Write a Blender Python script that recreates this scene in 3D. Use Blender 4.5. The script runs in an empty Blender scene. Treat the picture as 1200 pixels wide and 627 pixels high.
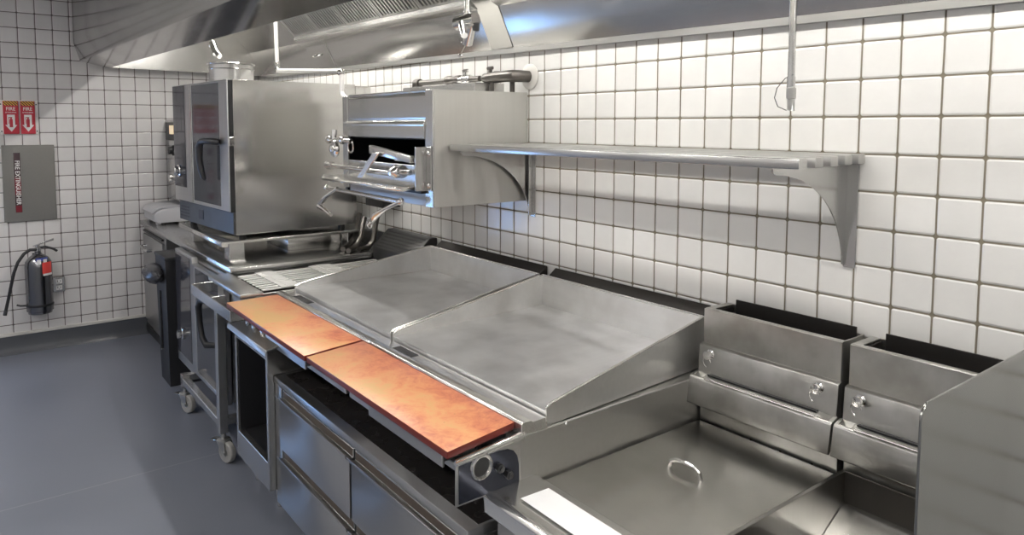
import bpy, bmesh, math, random
from mathutils import Vector, Matrix
random.seed(7)
SC = bpy.context.scene
COL = SC.collection
PI = math.pi
T = 0.111                    # wall tile pitch

# ------------------------------------------------------------------ materials
def nodes(name):
    m = bpy.data.materials.new(name); m.use_nodes = True
    nt = m.node_tree; b = nt.nodes['Principled BSDF']
    return m, nt, b
def N(nt, t, **k):
    n = nt.nodes.new(t)
    for a, v in k.items():
        if a == 'inp':
            for kk, vv in v.items(): n.inputs[kk].default_value = vv
        else: setattr(n, a, v)
    return n
def mathn(nt, op, a, b=None, c=None):
    n = nt.nodes.new('ShaderNodeMath'); n.operation = op
    for i, v in enumerate((a, b, c)):
        if v is None: continue
        if isinstance(v, (int, float)): n.inputs[i].default_value = v
        else: nt.links.new(v, n.inputs[i])
    return n.outputs[0]
def plain(name, col, rough=.5, metal=0., spec=.5, emis=None, estr=0., trans=0., coat=0.):
    m, nt, b = nodes(name)
    b.inputs['Base Color'].default_value = (*col, 1); b.inputs['Roughness'].default_value = rough
    b.inputs['Metallic'].default_value = metal; b.inputs['Specular IOR Level'].default_value = spec
    b.inputs['Transmission Weight'].default_value = trans; b.inputs['Coat Weight'].default_value = coat
    # slight procedural wear in the gloss
    if trans == 0:
        tc = N(nt, 'ShaderNodeTexCoord'); no = N(nt, 'ShaderNodeTexNoise', inp={'Scale': 14., 'Detail': 3.})
        nt.links.new(tc.outputs['Object'], no.inputs['Vector'])
        r = mathn(nt, 'MULTIPLY_ADD', no.outputs['Fac'], .12, max(rough-.06, .02)); nt.links.new(r, b.inputs['Roughness'])
    if emis:
        b.inputs['Emission Color'].default_value = (*emis, 1); b.inputs['Emission Strength'].default_value = estr
    return m
def steel(name, col=(.60, .595, .58), rough=.26, axis='X', bump=.05, stain=.0, staincol=(.3, .27, .24), scale=1., rvar=.16, metal=.95, aniso=0.):
    """brushed stainless: fine streaks along one axis, cloudy wear in the gloss"""
    m, nt, b = nodes(name); L = nt.links.new
    tc = N(nt, 'ShaderNodeTexCoord'); mp = N(nt, 'ShaderNodeMapping')
    L(tc.outputs['Object'], mp.inputs['Vector'])
    s = {'X': (1.5, 70., 70.), 'Y': (70., 1.5, 70.), 'Z': (70., 70., 1.5)}[axis]
    mp.inputs['Scale'].default_value = s
    n1 = N(nt, 'ShaderNodeTexNoise', inp={'Scale': 1.0, 'Detail': 1.}); L(mp.outputs[0], n1.inputs['Vector'])
    n2 = N(nt, 'ShaderNodeTexNoise', inp={'Scale': 4.5*scale, 'Detail': 3., 'Roughness': .5, 'Distortion': .0}); L(tc.outputs['Object'], n2.inputs['Vector'])
    r = mathn(nt, 'MULTIPLY_ADD', n2.outputs['Fac'], rvar, rough-rvar/2)
    r = mathn(nt, 'MULTIPLY_ADD', n1.outputs['Fac'], .04, mathn(nt, 'SUBTRACT', r, .02))
    r = mathn(nt, 'MAXIMUM', r, .285) if rough >= .27 else mathn(nt, 'MINIMUM', r, .262)
    L(r, b.inputs['Roughness'])
    mix = N(nt, 'ShaderNodeMix', data_type='RGBA'); mix.inputs['A'].default_value = (*[c*.97 for c in col], 1); mix.inputs['B'].default_value = (*[min(c*1.05, 1) for c in col], 1)
    L(n1.outputs['Fac'], mix.inputs['Factor']); out = mix.outputs['Result']
    if stain > 0:
        n3 = N(nt, 'ShaderNodeTexNoise', inp={'Scale': 3.2*scale, 'Detail': 4., 'Roughness': .5, 'Distortion': .0}); L(tc.outputs['Object'], n3.inputs['Vector'])
        cr = N(nt, 'ShaderNodeMapRange', interpolation_type='SMOOTHSTEP', inp={'From Min': .33, 'From Max': .75, 'To Min': 0., 'To Max': stain}); L(n3.outputs['Fac'], cr.inputs['Value'])
        mx = N(nt, 'ShaderNodeMix', data_type='RGBA'); mx.inputs['B'].default_value = (*staincol, 1)
        L(out, mx.inputs['A']); L(cr.outputs[0], mx.inputs['Factor']); out = mx.outputs['Result']
    L(out, b.inputs['Base Color']); b.inputs['Metallic'].default_value = metal
    if aniso:
        tg = N(nt, 'ShaderNodeTangent', direction_type='RADIAL', axis='Z'); L(tg.outputs[0], b.inputs['Tangent'])
        b.inputs['Anisotropic'].default_value = aniso; b.inputs['Anisotropic Rotation'].default_value = .25
    bp = N(nt, 'ShaderNodeBump', inp={'Strength': min(bump*2.5, .6), 'Distance': .006})
    n4 = N(nt, 'ShaderNodeTexNoise', inp={'Scale': 3.5*scale, 'Detail': 1.5, 'Roughness': .5}); L(tc.outputs['Object'], n4.inputs['Vector']); hsum = n4.outputs['Fac']; L(hsum, bp.inputs['Height']); L(bp.outputs[0], b.inputs['Normal'])
    return m
def tile_mat(name, u_axis, u0, v0, col, grout, var=.05, rough=.18):
    m, nt, b = nodes(name); L = nt.links.new
    tc = N(nt, 'ShaderNodeTexCoord'); sp = N(nt, 'ShaderNodeSeparateXYZ'); L(tc.outputs['Object'], sp.inputs[0])
    # gentle wobble of the hand laid joints
    nz = N(nt, 'ShaderNodeTexNoise', inp={'Scale': 7., 'Detail': 1.}); L(tc.outputs['Object'], nz.inputs['Vector'])
    wob = mathn(nt, 'MULTIPLY_ADD', nz.outputs['Fac'], .018, -.009)
    u = mathn(nt, 'ADD', mathn(nt, 'DIVIDE', mathn(nt, 'SUBTRACT', sp.outputs[u_axis], u0), T), wob)
    v = mathn(nt, 'ADD', mathn(nt, 'DIVIDE', mathn(nt, 'SUBTRACT', sp.outputs[2], v0), T), wob)
    fu = mathn(nt, 'FRACT', u); fv = mathn(nt, 'FRACT', v)
    du = mathn(nt, 'SUBTRACT', .5, mathn(nt, 'ABSOLUTE', mathn(nt, 'SUBTRACT', fu, .5)))
    dv = mathn(nt, 'SUBTRACT', .5, mathn(nt, 'ABSOLUTE', mathn(nt, 'SUBTRACT', fv, .5)))
    # rounded corners: distance to a rounded square
    R = .09
    au = mathn(nt, 'MAXIMUM', mathn(nt, 'SUBTRACT', R, du), 0.); av = mathn(nt, 'MAXIMUM', mathn(nt, 'SUBTRACT', R, dv), 0.)
    ln = mathn(nt, 'SQRT', mathn(nt, 'ADD', mathn(nt, 'MULTIPLY', au, au), mathn(nt, 'MULTIPLY', av, av)))
    d = mathn(nt, 'SUBTRACT', R, ln)                     # 0 at the joint line, grows inside
    gm = N(nt, 'ShaderNodeMapRange', interpolation_type='SMOOTHSTEP', inp={'From Min': .016, 'From Max': .034}); L(d, gm.inputs['Value'])
    hm = N(nt, 'ShaderNodeMapRange', interpolation_type='SMOOTHSTEP', inp={'From Min': .012, 'From Max': .075}); L(d, hm.inputs['Value'])
    cb = N(nt, 'ShaderNodeCombineXYZ'); L(mathn(nt, 'FLOOR', u), cb.inputs[0]); L(mathn(nt, 'FLOOR', v), cb.inputs[1])
    wn = N(nt, 'ShaderNodeTexWhiteNoise', noise_dimensions='3D'); L(cb.outputs[0], wn.inputs['Vector'])
    f = mathn(nt, 'MULTIPLY_ADD', wn.outputs['Value'], var*2, 1-var)
    n2 = N(nt, 'ShaderNodeTexNoise', inp={'Scale': 12., 'Detail': 4.}); L(tc.outputs['Object'], n2.inputs['Vector'])
    f = mathn(nt, 'MULTIPLY', f, mathn(nt, 'MULTIPLY_ADD', n2.outputs['Fac'], .10, .95))
    vm = N(nt, 'ShaderNodeVectorMath', operation='SCALE'); vm.inputs[0].default_value = col; L(f, vm.inputs['Scale'])
    g = N(nt, 'ShaderNodeMix', data_type='RGBA'); g.inputs['A'].default_value = (*grout, 1); L(vm.outputs[0], g.inputs['B']); L(gm.outputs[0], g.inputs['Factor'])
    L(g.outputs['Result'], b.inputs['Base Color'])
    L(mathn(nt, 'MULTIPLY_ADD', gm.outputs[0], rough-.8, .8), b.inputs['Roughness'])
    n3 = N(nt, 'ShaderNodeTexNoise', inp={'Scale': 22., 'Detail': 2.}); L(tc.outputs['Object'], n3.inputs['Vector'])
    h = mathn(nt, 'ADD', mathn(nt, 'MULTIPLY_ADD', n3.outputs['Fac'], .35, hm.outputs[0]), mathn(nt, 'MULTIPLY', wn.outputs['Value'], .1))
    bp = N(nt, 'ShaderNodeBump', inp={'Strength': .55, 'Distance': .004}); L(h, bp.inputs['Height']); L(bp.outputs[0], b.inputs['Normal'])
    return m
def board_mat(name, seed, light):
    m, nt, b = nodes(name); L = nt.links.new
    tc = N(nt, 'ShaderNodeTexCoord'); mp = N(nt, 'ShaderNodeMapping'); mp.inputs['Location'].default_value = (seed, seed*.7, 0); L(tc.outputs['Object'], mp.inputs['Vector'])
    n1 = N(nt, 'ShaderNodeTexNoise', inp={'Scale': 5.5, 'Detail': 7., 'Roughness': .62, 'Distortion': .5}); L(mp.outputs[0], n1.inputs['Vector'])
    n2 = N(nt, 'ShaderNodeTexNoise', inp={'Scale': 24., 'Detail': 6., 'Roughness': .7, 'Distortion': 1.5}); L(mp.outputs[0], n2.inputs['Vector'])
    # redder where the back edge and the far end have been scorched against the hot plate
    sp = N(nt, 'ShaderNodeSeparateXYZ'); L(tc.outputs['Object'], sp.inputs[0])
    gy = N(nt, 'ShaderNodeMapRange', inp={'From Min': -.02, 'From Max': .13, 'To Min': 0., 'To Max': .30}); L(sp.outputs[1], gy.inputs['Value'])
    gx = N(nt, 'ShaderNodeMapRange', inp={'From Min': .05, 'From Max': .5, 'To Min': 0., 'To Max': .12}); L(sp.outputs[0], gx.inputs['Value'])
    f = mathn(nt, 'MULTIPLY_ADD', n2.outputs['Fac'], .7, mathn(nt, 'MULTIPLY_ADD', n1.outputs['Fac'], 1.25, -.44-light))
    f = mathn(nt, 'ADD', f, mathn(nt, 'ADD', gy.outputs[0], gx.outputs[0]))
    cr = N(nt, 'ShaderNodeValToRGB'); L(f, cr.inputs['Fac'])
    e = cr.color_ramp.elements; e[0].position = .30; e[0].color = (.64, .39, .16, 1); e[1].position = .98; e[1].color = (.30, .07, .04, 1)
    for p, c in ((.46, (.70, .35, .16)), (.60, (.68, .275, .13)), (.74, (.58, .19, .10)), (.86, (.46, .13, .075))):
        x = e.new(p); x.color = (*c, 1)
    v = N(nt, 'ShaderNodeTexVoronoi', inp={'Scale': 30.}); L(mp.outputs[0], v.inputs['Vector'])
    nick = N(nt, 'ShaderNodeMapRange', inp={'From Min': .03, 'From Max': .10, 'To Min': .65, 'To Max': 1.}); L(v.outputs['Distance'], nick.inputs['Value'])
    mx = N(nt, 'ShaderNodeMix', data_type='RGBA', blend_type='MULTIPLY'); mx.inputs['Factor'].default_value = 1.
    L(cr.outputs[0], mx.inputs['A']); L(nick.outputs[0], mx.inputs['B']); # the sawn edges are a deep maroon
    ge = N(nt, 'ShaderNodeNewGeometry'); sn = N(nt, 'ShaderNodeSeparateXYZ'); L(ge.outputs['True Normal'], sn.inputs[0])
    eg = mathn(nt, 'LESS_THAN', mathn(nt, 'ABSOLUTE', sn.outputs[2]), .6)
    m3 = N(nt, 'ShaderNodeMix', data_type='RGBA'); m3.inputs['B'].default_value = (.16, .022, .016, 1); L(mx.outputs['Result'], m3.inputs['A']); L(eg, m3.inputs['Factor'])
    L(m3.outputs['Result'], b.inputs['Base Color'])
    b.inputs['Roughness'].default_value = .30
    return m
def floor_mat():
    m, nt, b = nodes('painted_floor'); L = nt.links.new
    tc = N(nt, 'ShaderNodeTexCoord'); n1 = N(nt, 'ShaderNodeTexNoise', inp={'Scale': 1.3, 'Detail': 5., 'Roughness': .55}); L(tc.outputs['Object'], n1.inputs['Vector'])
    n2 = N(nt, 'ShaderNodeTexNoise', inp={'Scale': 220., 'Detail': 2.}); L(tc.outputs['Object'], n2.inputs['Vector'])
    mx = N(nt, 'ShaderNodeMix', data_type='RGBA'); mx.inputs['A'].default_value = (.130, .140, .170, 1); mx.inputs['B'].default_value = (.20, .212, .248, 1); L(n1.outputs['Fac'], mx.inputs['Factor'])
    # one straight coating joint across the aisle
    sp = N(nt, 'ShaderNodeSeparateXYZ'); L(tc.outputs['Object'], sp.inputs[0])
    dj = mathn(nt, 'ABSOLUTE', mathn(nt, 'ADD', sp.outputs[0], 3.78))
    jm = N(nt, 'ShaderNodeMapRange', inp={'From Min': .002, 'From Max': .006, 'To Min': 1., 'To Max': 0.}); L(dj, jm.inputs['Value'])
    m2 = N(nt, 'ShaderNodeMix', data_type='RGBA'); m2.inputs['B'].default_value = (.22, .23, .25, 1); L(mx.outputs['Result'], m2.inputs['A']); L(jm.outputs[0], m2.inputs['Factor'])
    L(m2.outputs['Result'], b.inputs['Base Color'])
    L(mathn(nt, 'MULTIPLY_ADD', n1.outputs['Fac'], .22, .24), b.inputs['Roughness'])
    bp = N(nt, 'ShaderNodeBump', inp={'Strength': .12, 'Distance': .001}); L(n2.outputs['Fac'], bp.inputs['Height']); L(bp.outputs[0], b.inputs['Normal'])
    return m
def hazard_mat():
    m, nt, b = nodes('hazard_stripes'); L = nt.links.new
    tc = N(nt, 'ShaderNodeTexCoord'); sp = N(nt, 'ShaderNodeSeparateXYZ'); L(tc.outputs['Object'], sp.inputs[0])
    s = mathn(nt, 'FRACT', mathn(nt, 'MULTIPLY', mathn(nt, 'ADD', sp.outputs[1], mathn(nt, 'MULTIPLY', sp.outputs[2], 1.)), 55.))
    g = mathn(nt, 'GREATER_THAN', s, .5)
    mx = N(nt, 'ShaderNodeMix', data_type='RGBA'); mx.inputs['A'].default_value = (.75, .42, .06, 1); mx.inputs['B'].default_value = (.03, .02, .02, 1); L(g, mx.inputs['Factor'])
    L(mx.outputs['Result'], b.inputs['Base Color']); b.inputs['Roughness'].default_value = .4
    return m
ST = steel('steel_x', rough=.24, axis='X')
STY = steel('steel_y', rough=.24, axis='Y')
STZ = steel('steel_z', rough=.24, axis='Z')
STD = steel('steel_dull', col=(.50, .495, .48), rough=.36, axis='X')
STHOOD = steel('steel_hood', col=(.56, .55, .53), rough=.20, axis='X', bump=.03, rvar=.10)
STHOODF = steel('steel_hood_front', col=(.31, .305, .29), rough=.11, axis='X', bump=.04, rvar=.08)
STPLATE = steel('griddle_plate_steel', col=(.74, .74, .74), rough=.34, axis='Y', bump=.12, stain=.65, staincol=(.44, .435, .43), scale=1.5, rvar=.26, metal=.86)
STSPL = steel('splash_steel', col=(.74, .735, .72), rough=.30, axis='X', bump=.06, stain=.5, staincol=(.52, .50, .47), scale=1.8, metal=.85)
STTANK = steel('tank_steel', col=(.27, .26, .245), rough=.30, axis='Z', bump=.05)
STLID = steel('lid_steel', col=(.52, .51, .48), rough=.25, axis='X', bump=.06, stain=.9, metal=.95, staincol=(.38, .365, .33), scale=.8, rvar=.24)
STFRY = steel('fryer_steel', col=(.48, .475, .455), rough=.31, axis='Z', bump=.07, stain=.95, metal=.93, staincol=(.33, .32, .295), scale=2.5)
STOVEN = steel('oven_side_steel', col=(.60, .59, .57), rough=.17, axis='X', bump=.14, rvar=.12, metal=.95)
STSAL = steel('salamander_steel', col=(.60, .595, .57), rough=.42, axis='Z', bump=.06, stain=.3, staincol=(.45, .42, .38), scale=.7)
STBRIGHT = steel('bright_steel', col=(.78, .77, .74), rough=.20, axis='X')
STDRAW = steel('drawer_steel', col=(.42, .42, .42), rough=.36, axis='X', bump=.0, rvar=.04, aniso=.95)
STDOOR = steel('oven_door_steel', col=(.56, .56, .56), rough=.34, axis='X', bump=.0, rvar=.06, aniso=.8)
STGUARD = steel('guard_steel', col=(.34, .34, .325), rough=.20, axis='Z', bump=.03, rvar=.06)
CHROME = plain('chrome', (.80, .79, .77), .14, 1.)
DKMET = plain('dark_metal', (.10, .10, .10), .40, .9)
IRON = plain('black_iron_pipe', (.13, .12, .11), .38, .85)
BLACK = plain('black_enamel', (.012, .012, .013), .42)
CHAR = plain('charred_steel', (.035, .032, .030), .40, .7)
RUBBER = plain('black_rubber', (.02, .02, .022), .5)
CASTW = plain('caster_tyre', (.34, .33, .31), .55)
DKGLASS = plain('dark_glass', (.045, .045, .055), .06, 0., .8)
OVGLASS = plain('oven_door_glass', (.10, .105, .12), .05, .35, .8)
PLASTIC = plain('grey_plastic', (.42, .42, .44), .35)
WHITEP = plain('white_plastic', (.80, .79, .77), .35)
REDP = plain('red_print', (.50, .03, .05), .4)
REDT = plain('red_tag', (.75, .07, .06), .45)
BLUEP = plain('blue_print', (.06, .09, .35), .4)
REFLW = plain('white_reflection', (.90, .90, .90), .5)
BAG = plain('black_plastic_bag', (.05, .05, .055), .28)
EXTST = plain('extinguisher_steel', (.22, .22, .23), .20, 1.)
CABST = steel('cabinet_door_steel', col=(.30, .295, .28), rough=.32, axis='X', bump=.03)
BASEM = plain('grey_cove_base', (.075, .080, .090), .32)
TRIMM = plain('base_cap', (.62, .60, .56), .35)
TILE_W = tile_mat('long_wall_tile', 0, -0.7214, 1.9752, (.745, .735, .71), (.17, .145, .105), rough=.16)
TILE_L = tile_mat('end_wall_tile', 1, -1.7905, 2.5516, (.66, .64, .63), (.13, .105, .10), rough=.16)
TILE_O = tile_mat('other_wall_tile', 0, 0., 0., (.72, .70, .68), (.2, .17, .15))
CEIL = plain('ceiling_paint', (.62, .61, .60), .8)
def glow(name, col, s):
    m, nt, b = nodes(name); b.inputs['Base Color'].default_value = (.8, .8, .8, 1)
    b.inputs['Emission Color'].default_value = (*col, 1); b.inputs['Emission Strength'].default_value = s
    return m

# ------------------------------------------------------------------ builder
def origin(o):
    while o.parent: o = o.parent
    return o.location if not o.get('_rot') else Vector((0, 0, 0))
class MB:
    def __init__(s): s.bm = bmesh.new()
    def _bev(s, geom_verts, w, seg=2):
        if w <= 0: return
        es = {e for v in geom_verts for e in v.link_edges}
        bmesh.ops.bevel(s.bm, geom=list(es), offset=w, segments=seg, affect='EDGES', profile=.5, clamp_overlap=True)
    def box(s, x0, x1, y0, y1, z0, z1, bev=.0015, seg=1):
        p = [(x, y, z) for z in (z0, z1) for x, y in ((x0, y0), (x1, y0), (x1, y1), (x0, y1))]
        return s.hexa(p, bev, seg)
    def hexa(s, p, bev=.0, seg=1):
        """eight corners: four below (counter-clockwise), four above"""
        v = [s.bm.verts.new(q) for q in p]
        for f in ((3, 2, 1, 0), (4, 5, 6, 7), (0, 1, 5, 4), (1, 2, 6, 5), (2, 3, 7, 6), (3, 0, 4, 7)): s.bm.faces.new([v[i] for i in f])
        s._bev(v, bev, seg); return s
    def prism(s, pts, ax, a0, a1, bev=0., seg=1):
        """polygon pts in the two other axes (in xyz order), extruded along axis ax"""
        def P(u, w, a): return {'x': (a, u, w), 'y': (u, a, w), 'z': (u, w, a)}[ax]
        A = [s.bm.verts.new(P(u, w, a0)) for u, w in pts]; B = [s.bm.verts.new(P(u, w, a1)) for u, w in pts]
        n = len(pts); fs = [s.bm.faces.new(A[::-1]), s.bm.faces.new(B)]
        for i in range(n): fs.append(s.bm.faces.new((A[i], A[(i+1) % n], B[(i+1) % n], B[i])))
        bmesh.ops.recalc_face_normals(s.bm, faces=fs)
        s._bev(A+B, bev, seg); return s
    def loft(s, rings, closed=True, caps=True):
        R = [[s.bm.verts.new(p) for p in r] for r in rings]; fs = []
        for a, b in zip(R, R[1:]):
            n = len(a)
            for i in range(n if closed else n-1): fs.append(s.bm.faces.new((a[i], a[(i+1) % n], b[(i+1) % n], b[i])))
        if caps and closed:
            fs.append(s.bm.faces.new(R[0][::-1])); fs.append(s.bm.faces.new(R[-1]))
        bmesh.ops.recalc_face_normals(s.bm, faces=fs); return s
    def tube(s, path, r, n=12, rads=None):
        path = [Vector(p) for p in path]; rings = []
        t0 = (path[1]-path[0]).normalized(); up = Vector((0, 0, 1)) if abs(t0.z) < .9 else Vector((1, 0, 0))
        a = t0.cross(up).normalized()
        for i, p in enumerate(path):
            t = (path[min(i+1, len(path)-1)]-path[max(i-1, 0)]).normalized()
            a = (a-t*a.dot(t)).normalized(); b = t.cross(a); rr = rads[i] if rads else r
            # widen at mitres
            k = 1.
            if 0 < i < len(path)-1:
                c = (path[i]-path[i-1]).normalized().dot(t); k = 1/max(c, .6)
            rings.append([p+(a*math.cos(q)+b*math.sin(q))*rr*(k if k < 1.3 else 1.2) for q in [2*PI*j/n for j in range(n)]])
        return s.loft(rings)
    def cyl(s, p0, p1, r, n=20, r1=None):
        p0 = Vector(p0); p1 = Vector(p1); return s.tube([p0, p1], r, n, rads=[r, r if r1 is None else r1])
    def lathe(s, prof, c=(0, 0, 0), ax='z', n=28):
        """prof: (radius, height) pairs along axis ax from c"""
        rings = []
        for r, h in prof:
            ring = []
            for j in range(n):
                q = 2*PI*j/n; u, w = max(r, .0004)*math.cos(q), max(r, .0004)*math.sin(q)
                ring.append({'z': (c[0]+u, c[1]+w, c[2]+h), 'y': (c[0]+u, c[1]+h, c[2]+w), 'x': (c[0]+h, c[1]+u, c[2]+w)}[ax])
            rings.append(ring)
        return s.loft(rings)
    def ball(s, c, r, n=12): 
        return s.lathe([(r*math.sin(PI*i/n), -r*math.cos(PI*i/n)) for i in range(n+1)], c, 'z', 16)
    def ring(s, c, R, r, nrm=(0, 1, 0), n=24, a0=0, a1=2*PI, m=8):
        nrm = Vector(nrm).normalized(); u = nrm.orthogonal().normalized(); w = nrm.cross(u); c = Vector(c)
        if abs(nrm.z) < .99: u = nrm.cross(Vector((0, 0, 1))).normalized(); w = u.cross(nrm)*-1
        full = abs(a1-a0-2*PI) < 1e-6
        pts = [c+(u*math.cos(a0+(a1-a0)*i/n)+w*math.sin(a0+(a1-a0)*i/n))*R for i in range(n+1)]
        return s.tube(pts, r, m)
    def plate(s, pts, th, bev=0):
        """planar 3-D outline given thickness along its normal (both sides share th)"""
        P = [Vector(p) for p in pts]; nrm = (P[1]-P[0]).cross(P[2]-P[1]).normalized()
        A = [s.bm.verts.new(p) for p in P]; B = [s.bm.verts.new(p-nrm*th) for p in P]; n = len(P)
        fs = [s.bm.faces.new(A), s.bm.faces.new(B[::-1])]
        for i in range(n): fs.append(s.bm.faces.new((A[i], B[i], B[(i+1) % n], A[(i+1) % n])))
        bmesh.ops.recalc_face_normals(s.bm, faces=fs); s._bev(A+B, bev, 1); return s
    def done(s, name, mat, parent=None, ang=35, mats=None):
        me = bpy.data.meshes.new(name); o = bpy.data.objects.new(name, me); COL.objects.link(o)
        off = origin(parent) if parent else Vector((0, 0, 0))
        for v in s.bm.verts: v.co -= off
        bmesh.ops.recalc_face_normals(s.bm, faces=s.bm.faces)
        s.bm.to_mesh(me); s.bm.free()
        me.materials.append(mat)
        me.shade_smooth(); me.set_sharp_from_angle(angle=math.radians(ang))
        if parent: o.parent = parent
        return o
def thing(name, label, cat, loc=(0, 0, 0), rz=0, group=None):
    o = bpy.data.objects.new(name, None); COL.objects.link(o); o.location = loc; o.rotation_euler = (0, 0, rz)
    o.empty_display_size = .05
    if rz: o['_rot'] = 1
    o['label'] = label; o['category'] = cat
    if group: o['group'] = group
    return o
def solo(o, label, cat, group=None):
    """a thing that is one mesh: give it a base origin"""
    o['label'] = label; o['category'] = cat
    if group: o['group'] = group
    xs = [v.co for v in o.data.vertices]
    c = Vector(((min(v.x for v in xs)+max(v.x for v in xs))/2, (min(v.y for v in xs)+max(v.y for v in xs))/2, min(v.z for v in xs)))
    for v in o.data.vertices: v.co -= c
    o.location = c; return o
def struct(o): o['kind'] = 'structure'; return o
def text(body, size, org, xd, ud, mat, parent, name='lettering', ext=.0006, align='CENTER', sx=1.):
    cu = bpy.data.curves.new('t', 'FONT'); cu.body = body; cu.size = size; cu.extrude = ext; cu.align_x = align; cu.align_y = 'CENTER'; cu.offset = size*.012
    to = bpy.data.objects.new('t', cu); COL.objects.link(to)
    dg = bpy.context.evaluated_depsgraph_get(); me = bpy.data.meshes.new_from_object(to.evaluated_get(dg))
    bpy.data.objects.remove(to)
    xd = Vector(xd).normalized(); ud = Vector(ud).normalized(); nd = xd.cross(ud)
    off = origin(parent) if parent else Vector((0, 0, 0))
    for v in me.vertices: v.co = Vector(org)+xd*v.co.x*sx+ud*v.co.y+nd*v.co.z-off
    me.materials.clear(); me.materials.append(mat); me.name = name
    o = bpy.data.objects.new(name, me); COL.objects.link(o)
    if parent: o.parent = parent
    return o
def copy_tree(o, parent=None, delta=(0, 0, 0)):
    c = o.copy(); COL.objects.link(c)
    if parent: c.parent = parent
    else: c.location = o.location+Vector(delta)
    for ch in [k for k in bpy.data.objects if k.parent == o]: copy_tree(ch, c)
    return c

# ------------------------------------------------------------------ camera
XL = -6.3927
R = Vector((0.6001, 0.7999, 0.)); 
yaw, pitch, roll = math.radians(53.1188), math.radians(-4.1774), math.radians(.087)
fw = Vector((-math.sin(yaw)*math.cos(pitch), math.cos(yaw)*math.cos(pitch), math.sin(pitch)))
r_ = fw.cross(Vector((0, 0, 1))).normalized(); u_ = r_.cross(fw)
r2 = r_*math.cos(roll)+u_*math.sin(roll); u2 = -r_*math.sin(roll)+u_*math.cos(roll)
cd = bpy.data.cameras.new('camera'); cam = bpy.data.objects.new('camera', cd); COL.objects.link(cam)
M = Matrix((r2, u2, -fw)).transposed().to_4x4(); M.translation = Vector((0, -2.1487, 1.7272)); cam.matrix_world = M
cd.sensor_width = 36; cd.lens = 832.885/1200*36
cd.shift_x = (600-581.736)/1200; cd.shift_y = (207.323-313.5)/1200
cd.clip_start = .02; SC.camera = cam

# ------------------------------------------------------------------ room
YF, XR, ZC = -3.9, 2.4, 2.95
struct(MB().box(XL-.1, XR+.1, YF-.1, .1, -.1, 0, 0).done('floor', floor_mat()))
struct(MB().box(XL-.1, XR+.1, YF-.1, .1, ZC, ZC+.1, 0).done('ceiling', CEIL))
struct(MB().box(XL-.1, XR+.1, 0, .12, 0, ZC, 0).done('wall_right', TILE_W))
struct(MB().box(XR, XR+.1, YF, 0, 0, ZC, 0).done('wall_back', CEIL))
# end wall with an invented off-frame opening, added for blue reflections on the steel
wy0, wy1, wz0, wz1 = -2.98, -2.56, .20, 1.25
w = MB(); w.box(XL-.12, XL, YF, wy0, 0, ZC, 0); w.box(XL-.12, XL, wy1, 0, 0, ZC, 0); w.box(XL-.12, XL, wy0, wy1, 0, wz0, 0); w.box(XL-.12, XL, wy0, wy1, wz1, ZC, 0)
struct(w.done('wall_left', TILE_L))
struct(MB().box(XL-.1, XR+.1, YF-.12, YF, 0, ZC, 0).done('wall_front', CEIL))
wf = MB()
wf.box(XL-.10, XL+.02, wy0, wy0+.05, wz0, wz1); wf.box(XL-.10, XL+.02, wy1-.05, wy1, wz0, wz1); wf.box(XL-.10, XL+.02, wy0+.05, wy1-.05, wz0, wz0+.05); wf.box(XL-.10, XL+.02, wy0+.05, wy1-.05, wz1-.05, wz1)
added_win = struct(wf.done('added_window_1', ST))
MB().box(XL-.07, XL-.06, wy0+.05, wy1-.05, wz0+.05, wz1-.05, 0).done('added_glow_pane', glow('added_blue_glow', (.25, .50, 1.), 12.), added_win)  # unseen glowing pane, added to tint the drawer reflections blue
# cove base
b = MB(); b.prism([(XL, 0.), (XL+.045, 0.), (XL+.024, .02), (XL+.014, .05), (XL+.012, .135), (XL, .135)], 'y', YF, -.001)
struct(b.done('baseboard_left', BASEM))
struct(MB().box(XL, XL+.016, YF, -.001, .136, .160, .003).done('trim_1', TRIMM))

# ------------------------------------------------------------------ ceiling lights over the aisle
def troffer(x, y, label):
    t = thing('ceiling_light', label, 'ceiling light', (x, y, ZC-.06), group='light panels over the aisle')
    m = MB()
    for a in ((x-.62, x+.62, y-.17, y-.15), (x-.62, x+.62, y+.15, y+.17), (x-.62, x-.60, y-.15, y+.15), (x+.60, x+.62, y-.15, y+.15)): m.box(*a, ZC-.05, ZC, .001)
    m.done('frame', WHITEP, t)
    MB().box(x-.60, x+.60, y-.15, y+.15, ZC-.035, ZC-.03, 0).done('diffuser', LAMP1, t)
LAMP1 = glow('aisle_lamp', (1., .97, .94), 23.)
LAMP2 = glow('hood_lamp', (1., .975, .935), 78.)
for x in (-5.0, -3.0, -1.0, 1.0): troffer(x, -3.35, 'white light panel in the ceiling over the aisle')

# ------------------------------------------------------------------ exhaust hood
HX0, HX1 = -6.30, 1.6
def hz(x, z): return z-.017*(x+6.3)
hood = thing('exhaust_hood', 'long stainless steel exhaust hood canopy hanging over the cooking line', 'exhaust hood', (-2.3, -.7, 2.1))
def hprism(m, prof, x0, x1):
    m.loft([[(x, y, hz(x, z)) for y, z in prof] for x in (x0, x1)]); return m
def zc(x): return ZC+.017*(x+6.3)
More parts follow.
